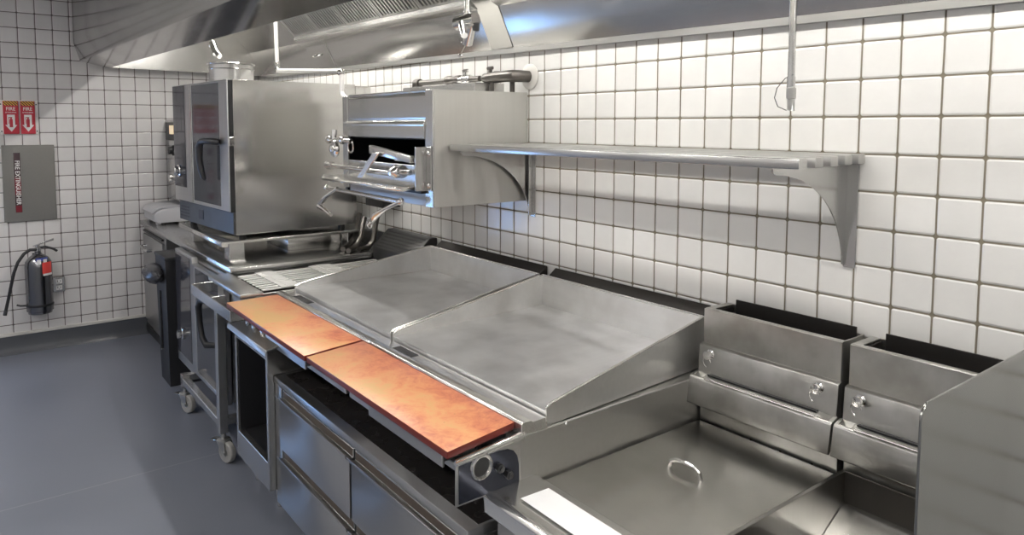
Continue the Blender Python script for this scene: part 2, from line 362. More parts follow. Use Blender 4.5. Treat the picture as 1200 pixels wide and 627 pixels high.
# front skin: vertical face, chamfer, lower return
m = MB()
out = [(-1.445, 2.94), (-1.445, 2.345), (-1.405, 2.210), (-1.215, 2.165)]
inn = [(-1.215, 2.175), (-1.215, 2.20), (-1.23, 2.20), (-1.395, 2.235), (-1.43, 2.35), (-1.43, 2.94)]
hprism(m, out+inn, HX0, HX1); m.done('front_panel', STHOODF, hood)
m = MB(); hprism(m, [(-1.43, 2.94), (-1.43, 2.35), (-1.395, 2.23), (-1.22, 2.172), (-.02, 2.155), (-.02, 2.94)], HX0-.001, HX0+.012); m.done('end_panel', STHOOD, hood)
m = MB(); hprism(m, [(-1.43, 2.94), (-1.43, 2.35), (-1.395, 2.23), (-1.22, 2.172), (-.02, 2.155), (-.02, 2.94)], HX1-.012, HX1); m.done('end_panel', STHOOD, hood)
# wall flange along the bottom
m = MB(); hprism(m, [(-.001, 2.133), (-.022, 2.133), (-.022, 2.158), (-.001, 2.158)], HX0, HX1); m.done('wall_flange', STD, hood)
# sloping lower panels under the filters, one per hood section
DX0, DX1 = -2.87, -2.70
for (a, b_) in ((HX0+.01, -4.71), (-4.705, DX0), (DX1, -.2), (-.195, HX1-.01)):
    m = MB(); hprism(m, [(-.022, 2.158), (-.112, 2.345), (-.112, 2.357), (-.012, 2.158)], a, b_); m.done('lower_panel', STHOOD, hood)
# grease trough ledge
for a, b_ in ((-5.13, DX0), (DX1, HX1-.01)):
    m = MB(); hprism(m, [(-.106, 2.345), (-.106, 2.370), (-.135, 2.385), (-.165, 2.392), (-.165, 2.366), (-.120, 2.345)], a, b_); m.done('grease_trough', STBRIGHT, hood)
# baffle filters
FX = [(-5.12+.45*i, -5.12+.45*i+.44) for i in range(5)]+[(-2.66+.5*i, -2.66+.5*i+.49) for i in range(8)]
for x0, x1 in FX:
    x1 = min(x1, DX0-.005) if x0 < DX0 else x1
    m = MB(); n = max(3, int((x1-x0-.04)/.036))
    dy, dz = -.345, .345
    def fp(x, s, o):   # s along slope 0..1, o outward
        return (x, -.150+dy*s-.707*o*1., hz(x, 2.392+dz*s-.707*o))
    def slab(xa, xb, s0, s1, o0, o1):
        m.hexa([fp(xa, s0, o1), fp(xb, s0, o1), fp(xb, s0, o0), fp(xa, s0, o0), fp(xa, s1, o1), fp(xb, s1, o1), fp(xb, s1, o0), fp(xa, s1, o0)], 0)
    slab(x0, x0+.02, 0, 1, 0, .012); slab(x1-.02, x1, 0, 1, 0, .012); slab(x0+.02, x1-.02, 0, .05, 0, .012); slab(x0+.02, x1-.02, .95, 1, 0, .012)
    for i in range(n):
        a = x0+.02+(x1-x0-.04)*i/n; slab(a+.004, a+.020, .05, .95, .0, .012)
    o = m.done('baffle_filter', STD, hood)
    k = MB(); k.hexa([fp(x0+.02, .02, -.010), fp(x1-.02, .02, -.010), fp(x1-.02, .02, -.016), fp(x0+.02, .02, -.016), fp(x0+.02, .98, -.010), fp(x1-.02, .98, -.010), fp(x1-.02, .98, -.016), fp(x0+.02, .98, -.016)], 0)
    k.done('filter_backing', CHAR, o)
# plain wall of the plenum beyond the filters and its top
m = MB(); hprism(m, [(-.106, 2.345), (-.500, 2.739), (-.500, 2.75), (-.106, 2.357)], HX0+.012, -5.125); m.done('plenum_panel', STHOOD, hood)
m = MB(); hprism(m, [(-.49, 2.742), (-1.43, 2.742), (-1.43, 2.752), (-.49, 2.752)], HX0+.012, HX1-.01); m.done('canopy_ceiling', STHOOD, hood)
# divider between the two sections
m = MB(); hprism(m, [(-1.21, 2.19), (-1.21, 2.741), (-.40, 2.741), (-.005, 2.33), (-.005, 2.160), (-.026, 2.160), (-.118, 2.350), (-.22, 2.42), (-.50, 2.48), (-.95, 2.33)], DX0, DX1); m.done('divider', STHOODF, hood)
# small hatch with a cup handle on the lower panel
def sl(x, s, o): return (x, -.022-.09*s-.901*o, hz(x, 2.158+.187*s-.434*o))
m = MB(); m.hexa([sl(-5.08, .1, .004), sl(-4.72, .1, .004), sl(-4.72, .1, -.001), sl(-5.08, .1, -.001), sl(-5.08, .85, .004), sl(-4.72, .85, .004), sl(-4.72, .85, -.001), sl(-5.08, .85, -.001)], 0)
ht = m.done('access_hatch', STHOOD, hood)
m = MB(); m.tube([sl(-4.97, .5, .003), sl(-4.96, .5, .02), sl(-4.92, .5, .028), sl(-4.88, .5, .02), sl(-4.87, .5, .003)], .007, 8); m.done('hatch_handle', CHROME, ht)
# hood lamps
def hoodlamp(x, y, z):
    t = thing('hood_light', 'bright strip light fixed inside the hood canopy', 'light fixture', (x, y, z), group='strip lights inside the hood')
    m = MB(); m.box(x-.62, x+.62, y-.05, y+.05, z+.03, z+.055, .004); m.done('housing', WHITEP, t)
    m = MB(); m.cyl((x-.58, y, z), (x+.58, y, z), .022, 12); m.done('tube', LAMP2, t)
    m = MB()
    for xx in (x-.60, x+.58): m.box(xx, xx+.02, y-.02, y+.02, z-.02, z+.03, .002)
    m.done('lamp_holder', WHITEP, t)
for x in (-4.9, -3.55, -1.9, -.4, .9): hoodlamp(x, -.62, 2.742-.017*(x+6.3)-.062)
# ------------------------------------------------------------------ griddles
def griddle(x0f, x1f, x0b, x1b, label, slot, nm):
    g = thing('griddle', label, 'griddle', ((x0b+x1b)/2, -.5, .70), group=None)
    yf, yb, zp = -.852, -.075, .915
    def xa(y, d=0.): t = (y-yf)/(yb-yf); return x0f+(x0b-x0f)*t+d
    def xb(y, d=0.): t = (y-yf)/(yb-yf); return x1f+(x1b-x1f)*t-d
    m = MB(); m.hexa([(xa(yf, .006), yf, .885), (xb(yf, .006), yf, .885), (xb(yb, .006), yb, .885), (xa(yb, .006), yb, .885), (xa(yf, .006), yf, zp), (xb(yf, .006), yf, zp), (xb(yb, .006), yb, zp), (xa(yb, .006), yb, zp)], .0012)
    m.done('cooking_plate', STPLATE, g)
    # splash guard: back wall and two sides that slope down to the front
    w = .006
    m = MB()
    for s in (0, 1):
        X = (lambda y, d: xa(y, d)) if s == 0 else (lambda y, d: xb(y, d))
        i, o = (w, 0) if s == 0 else (0, w)
        pts_lo = [(yf-.002, .872), (yb+.006, .872)]; pts_hi = [(yb+.006, 1.047), (yb-.02, 1.047), (yf+.02, .932), (yf-.002, .924)]
        prof = pts_lo+pts_hi
        m.loft([[(X(y, o), y, z) for y, z in prof], [(X(y, i), y, z) for y, z in prof]])
    m.hexa([(xa(yb), yb, .872), (xb(yb), yb, .872), (xb(yb), yb+.006, .872), (xa(yb), yb+.006, .872), (xa(yb), yb, 1.047), (xb(yb), yb, 1.047), (xb(yb), yb+.006, 1.047), (xa(yb), yb+.006, 1.047)], .001)
    sg = m.done('splash_guard', STSPL, g)
    m = MB()                                            # polished hem along the top edge
    m.tube([(xa(yf, .003), yf, .926), (xa(yf+.02, .003), yf+.02, .934), (xa(yb-.02, .003), yb-.02, 1.048), (xa(yb, .003), yb+.003, 1.049), (xb(yb, .003), yb+.003, 1.049), (xb(yb-.02, .003), yb-.02, 1.048), (xb(yf+.02, .003), yf+.02, .934), (xb(yf, .003), yf, .926)], .0042, 8)
    m.done('hem', STBRIGHT, sg)
    # front rail and grease trough
    m = MB(); m.prism([(-.948, .868), (-.948, .902), (-.943, .906), (-.912, .906), (-.908, .901), (-.858, .901), (-.858, .890), (-.853, .885), (-.853, .868)], 'x', x0f-.012, x1f+.004, .0015)
    m.done('front_rail', STBRIGHT, g)
    m = MB(); a, b = slot; m.box(a, b, -.905, -.870, .9005, .9020, .0); m.done('grease_slot', BLACK, g)
    # body
    m = MB()
    m.box(x0f+.002, x1f-.002, -.935, yb-.005, .70, .868, .003)
    m.done('body', STD, g)
    # control panel under the cutting board, with burner knobs and grease drawer
    m = MB(); m.box(x0f+.015, x1f-.003, -1.045, -.936, .722, .745, .003); m.box(x0f+.015, x1f-.003, -.97, -.936, .745, .866, .002)
    cp = m.done('control_panel', STD, g)
    n = 3
    for i in range(n):
        x = x0f+.18+(x1f-x0f-.30)*i/(n-1)
        m = MB(); m.lathe([(.026, 0), (.026, -.008), (.019, -.012), (.018, -.034), (.0005, -.036)], (x, -.97, .80), 'y', 20); m.box(x-.0035, x+.0035, -1.012, -.975, .785, .815, .001); m.done('burner_knob', BLACK, cp)
    m = MB(); m.box(x0f+.30, x0f+.72, -1.09, -.971, .760, .80, .003); m.box(x0f+.28, x0f+.74, -1.10, -1.09, .755, .818, .003); m.box(x0f+.30, x0f+.72, -1.118, -1.10, .805, .818, .003)
    m.done('grease_drawer', STDRAW, g)
    # feet standing on the drawer base
    for fx in (x0f+.08, x1f-.08):
        for fy in (-.85, -.15):
            m = MB(); m.lathe([(.022, 0), (.022, .01), (.016, .014), (.016, .05), (.02, .055), (.02, .068)], (fx, fy, .6335), 'z', 16); m.done('foot', DKMET, g)
    # black flue between the back splash and the tiles
    m = MB(); m.prism([(yb+.008, .90), (yb+.008, 1.040), (yb+.022, 1.046), (-.010, 1.078), (-.006, 1.072), (-.006, .90)], 'x', x0b+.02, x1b-.02, .001)
    m.done('flue_riser', CHAR, g)
    return g, xa, xb
gA, _, _ = griddle(-3.402, -2.405, -3.385, -2.440, 'flat top griddle on the left, behind the paler cutting board', (-3.29, -3.12), 'A')
gB, _, xbB = griddle(-2.392, -1.487, -2.420, -1.537, 'flat top griddle on the right, behind the redder cutting board, next to the fryers', (-2.30, -2.17), 'B')
# right end of griddle B: end plate with burner port, bolts and seam
m = MB(); m.box(-1.489, -1.485, -.952, -.60, .702, .866, .001); m.box(-1.489, -1.485, -1.165, -.952, .735, .862, .001); ep = m.done('end_plate', STD, gB)
m = MB(); m.prism([(-1.156, .741), (-1.156, .844), (-1.03, .849), (-.995, .846), (-.975, .836), (-.962, .818), (-.956, .79), (-.955, .741)], 'x', -1.4848, -1.4835)
m.done('burner_opening', plain('blued_steel', (.06, .065, .085), .22, .8), ep)
m = MB(); m.ring((-1.4825, -1.085, .823), .031, .006, (1, 0, 0)); m.done('port_ring', CHROME, ep)
m = MB(); m.cyl((-1.4835, -1.085, .823), (-1.482, -1.085, .823), .028, 20); m.done('port_hole', BLACK, ep)
for y, z in ((-1.027, .804), (-.997, .777)):
    m = MB(); m.cyl((-1.4835, y, z), (-1.470, y, z), .0125, 6); m.cyl((-1.470, y, z), (-1.464, y, z), .007, 12); m.done('bolt', DKMET, ep)
m = MB(); m.ball((-1.484, -.781, .862), .006, 8); m.ball((-1.484, -.905, .728), .006, 8); m.done('screw', CHROME, ep)
m = MB(); m.hexa([(-1.492, -1.165, .846), (-1.482, -1.165, .846), (-1.482, -.935, .858), (-1.492, -.935, .858), (-1.492, -1.165, .862), (-1.482, -1.165, .862), (-1.482, -.935, .880), (-1.492, -.935, .880)], .002); m.tube([(-1.4815, -1.168, .854), (-1.4815, -.935, .870)], .006, 8)
m.done('board_bracket', STBRIGHT, ep)

# cutting boards
def board(pts, label, seed, light):
    m = MB(); m.hexa([(x, y, .8795) for x, y in pts]+[(x, y, .9005) for x, y in pts], .003, 2)
    o = solo(m.done('cutting_board', board_mat('board_%g' % seed, seed, light)), label, 'cutting board'); return o
board([(-3.360, -1.199), (-2.408, -1.203), (-2.462, -.950), (-3.378, -.950)], 'orange brown cutting board on the left, paler, in front of the left griddle', 3.1, .16)
board([(-2.394, -1.200), (-1.470, -1.200), (-1.512, -.950), (-2.446, -.950)], 'orange brown cutting board on the right, darker red, in front of the right griddle', 9.4, .06)
# board support rails belong to the griddles
for g, x0, x1 in ((gA, -3.36, -2.43), (gB, -2.38, -1.495)):
    m = MB(); m.box(x0+.03, x0+.05, -1.17, -.95, .855, .8785, .002); m.box(x1-.05, x1-.03, -1.17, -.95, .855, .8785, .002); m.box(x0+.03, x1-.03, -1.15, -1.135, .85, .87, .002)
    m.done('board_rail', DKMET, g)

# ------------------------------------------------------------------ drawer base under the griddles
U = thing('refrigerated_drawer_base', 'low stainless cabinet with wide drawers under the griddles', 'drawer cabinet', (-2.27, -.6, 0))
ux0, ux1, uyf = -3.012, -1.522, -1.10
m = MB(); m.box(ux0, ux1, -1.078, -.12, .10, .598, .003); m.box(ux0, ux0+.075, uyf, -1.078, .06, .598, .002); m.box(ux0+.075, ux1, uyf+.006, -1.078, .06, .075, .001); m.done('body', STDRAW, U)
m = MB(); m.box(ux0-.002, ux1, uyf-.004, -.12, .600, .632, .006, 2); m.done('frame_top', STDRAW, U)
m = MB(); m.box(ux0+.02, ux1-.01, -1.06, -.14, .632, .6334, .0); m.done('dark_top_panel', plain('dark_top', (.045, .040, .038), .28, .6), U)
for x in (ux0+.08, ux1-.08):
    for y in (-1.03, -.2):
        m = MB(); m.lathe([(.03, 0), (.03, .015), (.018, .02), (.018, .099)], (x, y, 0), 'z', 16); m.done('foot', DKMET, U)
for (a, b) in ((-2.930, -2.240), (-2.224, -1.534)):
    for (z0, z1) in ((.338, .594), (.078, .328)):
        m = MB(); m.prism([(-1.080, z0), (-1.112, z0+.002), (-1.112, z1-.046), (-1.128, z1-.030), (-1.130, z1-.018), (-1.124, z1-.020), (-1.106, z1-.036), (-1.096, z1-.036), (-1.096, z1-.004), (-1.080, z1)], 'x', a, b, .001)
        d = m.done('drawer', STDRAW, U)
        m = MB(); m.box(a+.004, b-.004, -1.0965, -1.0945, z1-.034, z1-.006, 0); m.done('pull_recess', plain('brown_gasket', (.10, .08, .065), .5) if 'brown_gasket' not in bpy.data.materials else bpy.data.materials['brown_gasket'], d)

# ------------------------------------------------------------------ fryers
def pin(m_parent, x, y, z):
    m = MB(); m.lathe([(.016, 0), (.016, -.004), (.011, -.007), (.011, -.018), (.014, -.020), (.014, -.026), (.0005, -.028)], (x, y, z), 'y', 20); p = m.done('release_pin', CHROME, m_parent)
    m = MB(); m.ring((x-.004, y-.016, z-.024), .018, .0016, (.25, 1, 0), 20, PI*.50, PI*1.95, 6); m.done('pull_ring', CHROME, p)
def fryer(x0, x1, label, lid):
    f = thing('deep_fryer', label, 'fryer', ((x0+x1)/2, -.55, 0))
    m = MB()
    m.box(x0+.012, x1-.006, -1.04, -1.02, .12, .70, .003)                       # door skin
    m.done('door', STD, f)
    m = MB(); m.box(x0+.004, x1-.004, -1.02, -.93, .10, .70, .002); m.box(x0+.004, x0+.010, -.93, -.03, .10, .715, .001); m.box(x1-.010, x1-.004, -.93, -.03, .10, .715, .001); m.done('cabinet', STD, f)
    for x in (x0+.06, x1-.06):
        for y in (-.98, -.12):
            m = MB(); m.lathe([(.028, 0), (.028, .012), (.016, .016), (.016, .0995)], (x, y, 0), 'z', 16); m.done('foot', DKMET, f)
    # front ledge with down-turned lip
    m = MB(); m.prism([(-1.070, .690), (-1.074, .735), (-1.066, .7455), (-1.055, .7465), (-1.045, .742), (-.895, .744), (-.888, .738), (-.888, .70), (-1.055, .70), (-1.058, .690)], 'x', x0-.004, x1-.002, .001)
    m.done('front_ledge', STBRIGHT if lid else STD, f)
    if lid:
        m = MB(); m.box(x0+.006, x1-.004, -.886, -.172, .712, .722, .002); ld = m.done('tank_cover', STLID, f)
        m = MB(); m.tube([(-1.318, -.520, .722), (-1.312, -.518, .741), (-1.295, -.516, .750), (-1.262, -.515, .753), (-1.232, -.513, .750), (-1.218, -.512, .741), (-1.212, -.511, .722)], .0065, 10); m.done('lift_handle', CHROME, ld)
    else:
        m = MB()
        m.box(x0+.004, x0+.016, -.886, -.172, .40, .744, .001); m.box(x1-.016, x1-.004, -.886, -.172, .40, .744, .001); m.box(x0+.016, x1-.016, -.886, -.874, .40, .738, .001)
        m.box(x0+.016, x1-.016, -.178, -.172, .40, .744, .001)
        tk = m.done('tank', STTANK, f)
        m = MB(); m.prism([(-.179, .655), (-.30, .590), (-.33, .56), (-.33, .55), (-.30, .575), (-.179, .640)], 'x', x0+.017, x1-.017, .001); m.done('drain_shelf', STBRIGHT, tk)
        m = MB(); m.box(x0+.017, x1-.017, -.873, -.331, .52, .53, 0); m.done('oil_surface', plain('dark_oil', (.03, .02, .01), .06), tk)
    # flue box at the back
    m = MB(); t = .006; zt = 1.106
    m.box(x0+.004, x1-.004, -.152, -.146, .985, zt, .0015); m.box(x0+.004, x1-.004, -.026, -.020, .72, zt, .001)
    m.box(x0+.004, x0+.010, -.146, -.026, .72, zt, .001); m.box(x1-.010, x1-.004, -.146, -.026, .72, zt, .001)
    m.box(x0+.004, x1-.004, -.146, -.130, zt-.004, zt+.001, .001); m.box(x0+.004, x0+.03, -.130, -.026, zt-.004, zt+.001, .001)
    fb = m.done('flue_box', STFRY, f)
    m = MB(); m.box(x0+.04, x1-.012, -.128, -.032, 1.03, 1.04, 0); m.box(x0+.05, x1-.02, -.040, -.034, 1.04, zt+.022, .001); m.box(x0+.031, x0+.036, -.128, -.032, 1.03, zt-.006, .001); m.box(x0+.036, x1-.012, -.129, -.125, 1.03, zt-.008, .001); m.done('flue_liner', CHAR, fb)
    m = MB(); m.prism([(-.176, .885), (-.170, .984), (-.156, .990), (-.150, .99), (-.150, .72), (-.160, .72), (-.160, .885)], 'x', x0+.002, x1-.002, .001); md = m.done('back_panel', STFRY, f)
    pin(md, x0+.050, -.172, .962); pin(md, x1-.058, -.172, .962)
    # drip lip: folded plate with a bright top and a long slot
    m = MB(); m.prism([(-.172, .893), (-.206, .884), (-.211, .878), (-.224, .796), (-.220, .792), (-.206, .800), (-.170, .820)], 'x', x0-.006, x1+.002, .001); lp = m.done('drip_lip', STFRY, f)
    m = MB(); m.box(x0+.050, x1-.055, -.1885, -.1735, .8905, .8955, 0); m.done('slot', BLACK, lp)
    for a in (x0+.006, x1-.045):
        m = MB(); m.hexa([(a, -.205, .8852), (a+.036, -.205, .8852), (a+.036, -.178, .8925), (a, -.178, .8925), (a, -.205, .8868), (a+.036, -.205, .8868), (a+.036, -.178, .894), (a, -.178, .894)], 0); m.done('etched_plate', STBRIGHT, lp)
    m = MB(); m.tube([(x0+.05, -.2065, .8862), (x1-.05, -.2065, .8862)], .0035, 8); m.done('lip_edge', STBRIGHT, lp)
    return f
fr1 = fryer(-1.484, -1.000, 'covered deep fryer with a flat steel lid, beside the right griddle', True)
fr2 = fryer(-.986, -.530, 'open deep fryer without a lid, beside the tall side guard', False)
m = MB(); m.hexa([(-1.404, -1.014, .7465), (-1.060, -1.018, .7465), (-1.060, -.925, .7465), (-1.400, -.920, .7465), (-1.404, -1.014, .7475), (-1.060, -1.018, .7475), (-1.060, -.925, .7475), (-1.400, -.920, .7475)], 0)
solo(m.done('white_reflection', REFLW), 'white rectangle painted as a reflection in the front ledge of the covered fryer', 'painted reflection')  # thin white slab imitating a bright mirror reflection in the ledge
# tall side guard
m = MB()
prof = [(-.012, .0), (-.012, 1.241)]+[(-.800-.030*math.sin(a), 1.211+.030*math.cos(a)) for a in [PI/2*i/8 for i in range(9)]]+[(-.830, .0)]
m.prism(prof, 'x', -.524, -.519, .001); o = m.done('side_guard', GUARDM if 'GUARDM' in globals() else STGUARD)
solo(o, 'tall grey metal side guard plate to the right of the open fryer', 'guard plate')

# ------------------------------------------------------------------ charbroiler with its stand
Bz = .905
B = thing('charbroiler', 'charbroiler with slatted metal grates left of the griddles', 'charbroiler', (-3.65, -.6, .7))
bx0, bx1 = -3.915, -3.412
m = MB(); m.box(bx0, bx1, -1.02, -.13, .72, .86, .003); m.box(bx0, bx0+.045, -1.02, -.13, .86, Bz, .002); m.box(bx1-.012, bx1, -1.02, -.13, .86, Bz, .002); m.box(bx0+.045, bx1-.012, -.17, -.13, .86, Bz, .002); m.done('body', STD, B)
m = MB(); m.box(bx0+.045, bx1-.012, -1.0, -.17, .861, .866, 0); m.done('burner_bed', CHAR, B)
m = MB(); m.box(bx0-.03, -3.395, -1.125, -1.012, .895, .918, .004, 2); m.done('front_ledge', STD, B)
GRBR = steel('grate_steel', col=(.86, .85, .82), rough=.4, axis='Y', metal=.5)
gx0, gx1 = bx0+.055, bx1-.018
for k in range(3):
    a = gx0+(gx1-gx0)*k/3; b = gx0+(gx1-gx0)*(k+1)/3-.003
    p = (b-a)/3
    m = MB()
    for i in range(3):
        x = a+p*(i+.5); m.box(x-.006, x+.006, -1.000, -.180, .872, .909, .001)
    for yy in (-.995, -.60, -.185): m.box(a, b, yy-.005, yy+.005, .872, .896, .001)
    gr = m.done('cooking_grate', CHAR, B)
    m = MB()
    for i in range(3):
        x = a+p*(i+.5); m.box(x-.009, x+.009, -1.000, -.180, .909, .916, .001)
    m.done('bar_tops', GRBR, gr)
    for j, (y0, y1) in enumerate(((-.905, -.81), (-.60, -.47))):
        m = MB()
        for i in range(3):
            x = a+p*(i+.5); m.box(x-p*.44, x+p*.44, y0, y1, .9165, .921, .001)
        m.box(a+.004, b-.004, (y0+y1)/2-.02, (y0+y1)/2+.02, .9165, .923, .001)
        m.done('bridge_plate', GRBR, gr)
# tray ledge in front (U-shaped) with return
m = MB(); m.box(-3.985, -3.285, -1.205, -1.197, .822, .876, .002); m.box(-3.985, -3.285, -1.197, -1.126, .822, .828, .001); m.box(-3.295, -3.285, -1.197, -1.03, .822, .876, .001); m.box(-3.985, -3.977, -1.197, -1.03, .822, .876, .001); m.box(-3.62, -3.612, -1.197, -1.126, .828, .876, .001); m.done('drip_tray', ST, B)
m = MB(); m.box(bx0-.02, bx1+.40, -1.05, -1.012, .745, .893, .002); vp = m.done('valve_panel', STD, B)
for x in (-3.36, -3.27, -3.15):
    m = MB(); m.lathe([(.024, 0), (.024, -.006), (.012, -.008), (.012, -.03), (.022, -.034), (.024, -.055), (.016, -.062), (.0005, -.063)], (x, -1.05, .80), 'y', 18); m.done('gas_knob', CHROME, vp)
m = MB(); m.tube([(-3.45, -1.085, .79), (-3.10, -1.085, .79)], .009, 10); m.done('gas_manifold', CHROME, vp)
m = MB(); m.prism([(-1.05, .790), (-1.155, .768), (-1.160, .742), (-1.154, .742), (-1.150, .762), (-1.05, .782)], 'x', -3.50, -2.955, .001); m.done('deflector_ledge', STD, vp)
# back flue with a perforated sloping face
m = MB(); m.prism([(-.16, .86), (-.16, .985), (-.055, 1.085), (-.006, 1.085), (-.006, .86)], 'x', bx0, bx1-.005, .003); fl = m.done('flue_box', DKMET, B)
m = MB(); nx, nr = 24, 6
for i in range(nx):
    for j in range(nr):
        x = bx0+.04+(bx1-bx0-.09)*i/(nx-1)+(.5*(j % 2))*.018; s = (j+.7)/(nr+.4)
        c = Vector((x, -.16+.105*s, .985+.10*s)); nn = Vector((0, -.69, .724)); m.cyl(c+nn*.0004, c+nn*.0016, .0055, 6)
m.done('vent_holes', BLACK, fl)
# open cabinet stand below
S = thing('open_cabinet', 'open fronted stainless cabinet below the charbroiler knobs', 'cabinet', (-3.25, -.6, 0))
sx0, sx1, sz1 = -3.480, -3.020, .742
m = MB(); m.box(sx0, sx0+.022, -1.13, -.15, .11, sz1, .002); m.box(sx1-.022, sx1, -1.13, -.15, .11, sz1, .002); m.box(sx0+.022, sx1-.022, -.17, -.15, .11, sz1, .001); m.box(sx0+.022, sx1-.022, -1.13, -.17, .70, sz1, .002); m.box(sx0+.022, sx1-.022, -1.13, -1.10, .11, .235, .002); m.done('carcass', ST, S)
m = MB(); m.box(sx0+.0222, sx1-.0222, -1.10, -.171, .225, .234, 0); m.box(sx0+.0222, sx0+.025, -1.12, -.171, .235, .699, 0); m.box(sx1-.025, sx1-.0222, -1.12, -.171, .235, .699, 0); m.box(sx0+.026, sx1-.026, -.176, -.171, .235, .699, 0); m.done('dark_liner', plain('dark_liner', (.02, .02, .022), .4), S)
for x in (sx0+.10, sx1-.06):
    for y in (-1.06, -.22):
        m = MB(); m.lathe([(.016, 0), (.018, .01), (.018, .04), (.022, .045), (.022, .109)], (x, y, 0), 'z', 16); m.done('leg', STZ, S)

# ------------------------------------------------------------------ counter, stand slab and what is on it
cz = .944
C = thing('worktop_counter', 'stainless worktop counter running along the wall under the upper oven', 'counter', (-5.1, -.5, .1))
m = MB(); m.box(XL+.003, -3.925, -1.015, -.004, cz-.032, cz, .004, 2); m.done('worktop', ST, C)
m = MB(); m.box(XL+.003, -3.925, -.018, -.004, cz, cz+.10, .002); m.done('upstand', STD, C)
for x in (-3.965, -5.30):
    m = MB(); m.box(x-.02, x+.02, -.08, -.04, 0, cz-.032, .002); m.done('leg', STZ, C)
SL = thing('oven_stand', 'raised stainless slab on square posts carrying the upper oven', 'oven stand', (-4.6, -.55, cz))
m = MB(); m.prism([(-1.000, 1.034), (-1.006, 1.040), (-1.006, 1.058), (-1.000, 1.064), (-.06, 1.064), (-.06, 1.050), (-.97, 1.050), (-.97, 1.034)], 'x', -5.10, -4.105, .001); m.done('slab', STBRIGHT, SL)
for x in (-5.02, -4.22):
    for y in (-.90, -.16):
        m = MB(); m.box(x-.045, x+.045, y-.045, y+.045, cz, 1.050, .003); m.done('post', ST, SL)
m = MB(); m.box(-5.05, -4.19, -.895, -.875, .99, 1.045, .001); m.done('cross_rail', STD, SL)
m = MB(); m.box(-4.66, -4.275, -.56, -.20, cz, 1.022, .004, 2); o = m.done('shallow_steel_box', STBRIGHT); solo(o, 'shallow pale steel box on the worktop under the oven slab', 'box')
for i in range(3):
    x = -4.17+.075*i; m = MB(); p = [(x-.05, -.10, 1.15-.02*i), (x-.02, -.13, 1.08), (x+.02, -.16, 1.02), (x+.03+.01*i, -.20, .975), (x+.07, -.24, .962), (x+.13, -.30, .962)]
    if i == 2: p = [(x-.02, -.06, 1.16), (x, -.09, 1.08), (x+.01, -.11, 1.0), (x+.02, -.15, .964), (x+.04, -.22, .962)]
    m.tube(p, .017, 10); o = m.done('gas_hose', IRON); solo(o, ('dark flexible hose hanging behind the oven, leftmost of three', 'dark flexible hose hanging behind the oven, middle one of three', 'dark flexible hose hanging behind the oven, nearest the charbroiler')[i], 'hose', 'hoses behind the oven')
m = MB(); m.box(-4.07, -3.84, -.13, -.003, 1.222, 1.292, .006, 2); o = m.done('junction_box', BLACK); solo(o, 'small black box on the tiles between the oven and the wall broiler', 'junction box')

# ------------------------------------------------------------------ upper combi oven (turned a few degrees)
RZ = math.radians(4.2)
O = thing('combi_oven', 'large upper combi oven with a dark glass door standing on the slab', 'oven', (-4.100, -.924, 1.068), RZ)
W = .965; H = .912; z0 = .029    # local frame: right front corner at 0,0 ; body runs to -x and +y
def L(m, n, mat, p=O, **k): return m.done(n, mat, p, **k)
m = MB(); m.box(-W, -.004, .004, .776, z0+.0, H, .004, 2); L(m, 'body', STOVEN)
m = MB(); m.box(-.003, 0, .0, .778, z0, H, .001); m.box(-W, 0, 0, .006, H-.012, H, .001); L(m, 'side_panel', STOVEN)
m = MB(); m.box(-.42, -.004, .779, .895, .60, H-.008, .003); L(m, 'rear_duct', STOVEN)
for x in (-W+.06, -.06):
    for y in (.06, .70):
        m = MB(); m.lathe([(.022, -.004), (.022, .033)], (x, y, 0), 'z', 16); L(m, 'foot', BLACK)
# dark base with vents, front gasket
m = MB(); m.box(-W+.01, -.006, -.012, .003, z0+.004, .158, .002); bs = L(m, 'base_panel', DKMET)
for k in range(4):
    m = MB(); m.box(-W+.03, -W+.20, -.0135, -.0115, .058+.020*k, .069+.020*k, 0); L(m, 'vent_slot', BLACK, bs)
m = MB(); m.box(-.58, -.50, -.0145, -.0115, .07, .13, 0); L(m, 'drain_latch', BLACK, bs)
m = MB(); m.box(-.69, -.001, -.0262, -.001, .16, H-.003, .001); L(m, 'gasket', BLACK)
# door
m = MB(); m.box(-.13, .000, -.034, -.027, .166, H, .002); m.box(-.69, -.60, -.034, -.027, .166, H, .002); m.box(-.60, -.13, -.034, -.027, .166, .186, .002); m.box(-.60, -.13, -.034, -.027, H-.012, H, .002); dr = L(m, 'door', STDOOR)
m = MB(); m.box(-.60, -.13, -.032, -.0265, .186, H-.012, .001); L(m, 'door_glass', OVGLASS, dr)
m = MB(); m.box(-.618, -.606, -.0365, -.0335, .17, H-.004, 0); L(m, 'door_trim', CHROME, dr)
m = MB(); m.tube([(-.115, -.040, .558), (-.13, -.062, .562), (-.20, -.088, .566), (-.262, -.095, .560), (-.292, -.096, .530), (-.298, -.094, .46), (-.290, -.088, .39), (-.276, -.080, .345), (-.270, -.070, .335)], .020, 12, rads=[.018, .018, .017, .018, .020, .019, .018, .014, .008]); L(m, 'door_handle', plain('oven_handle', (.035, .035, .038), .35, .1), dr)
m = MB()
for z in (.54,): m.box(-.0005, .010, -.030, -.004, z, z+.05, .002)
L(m, 'hinge_latch', CHROME, dr)
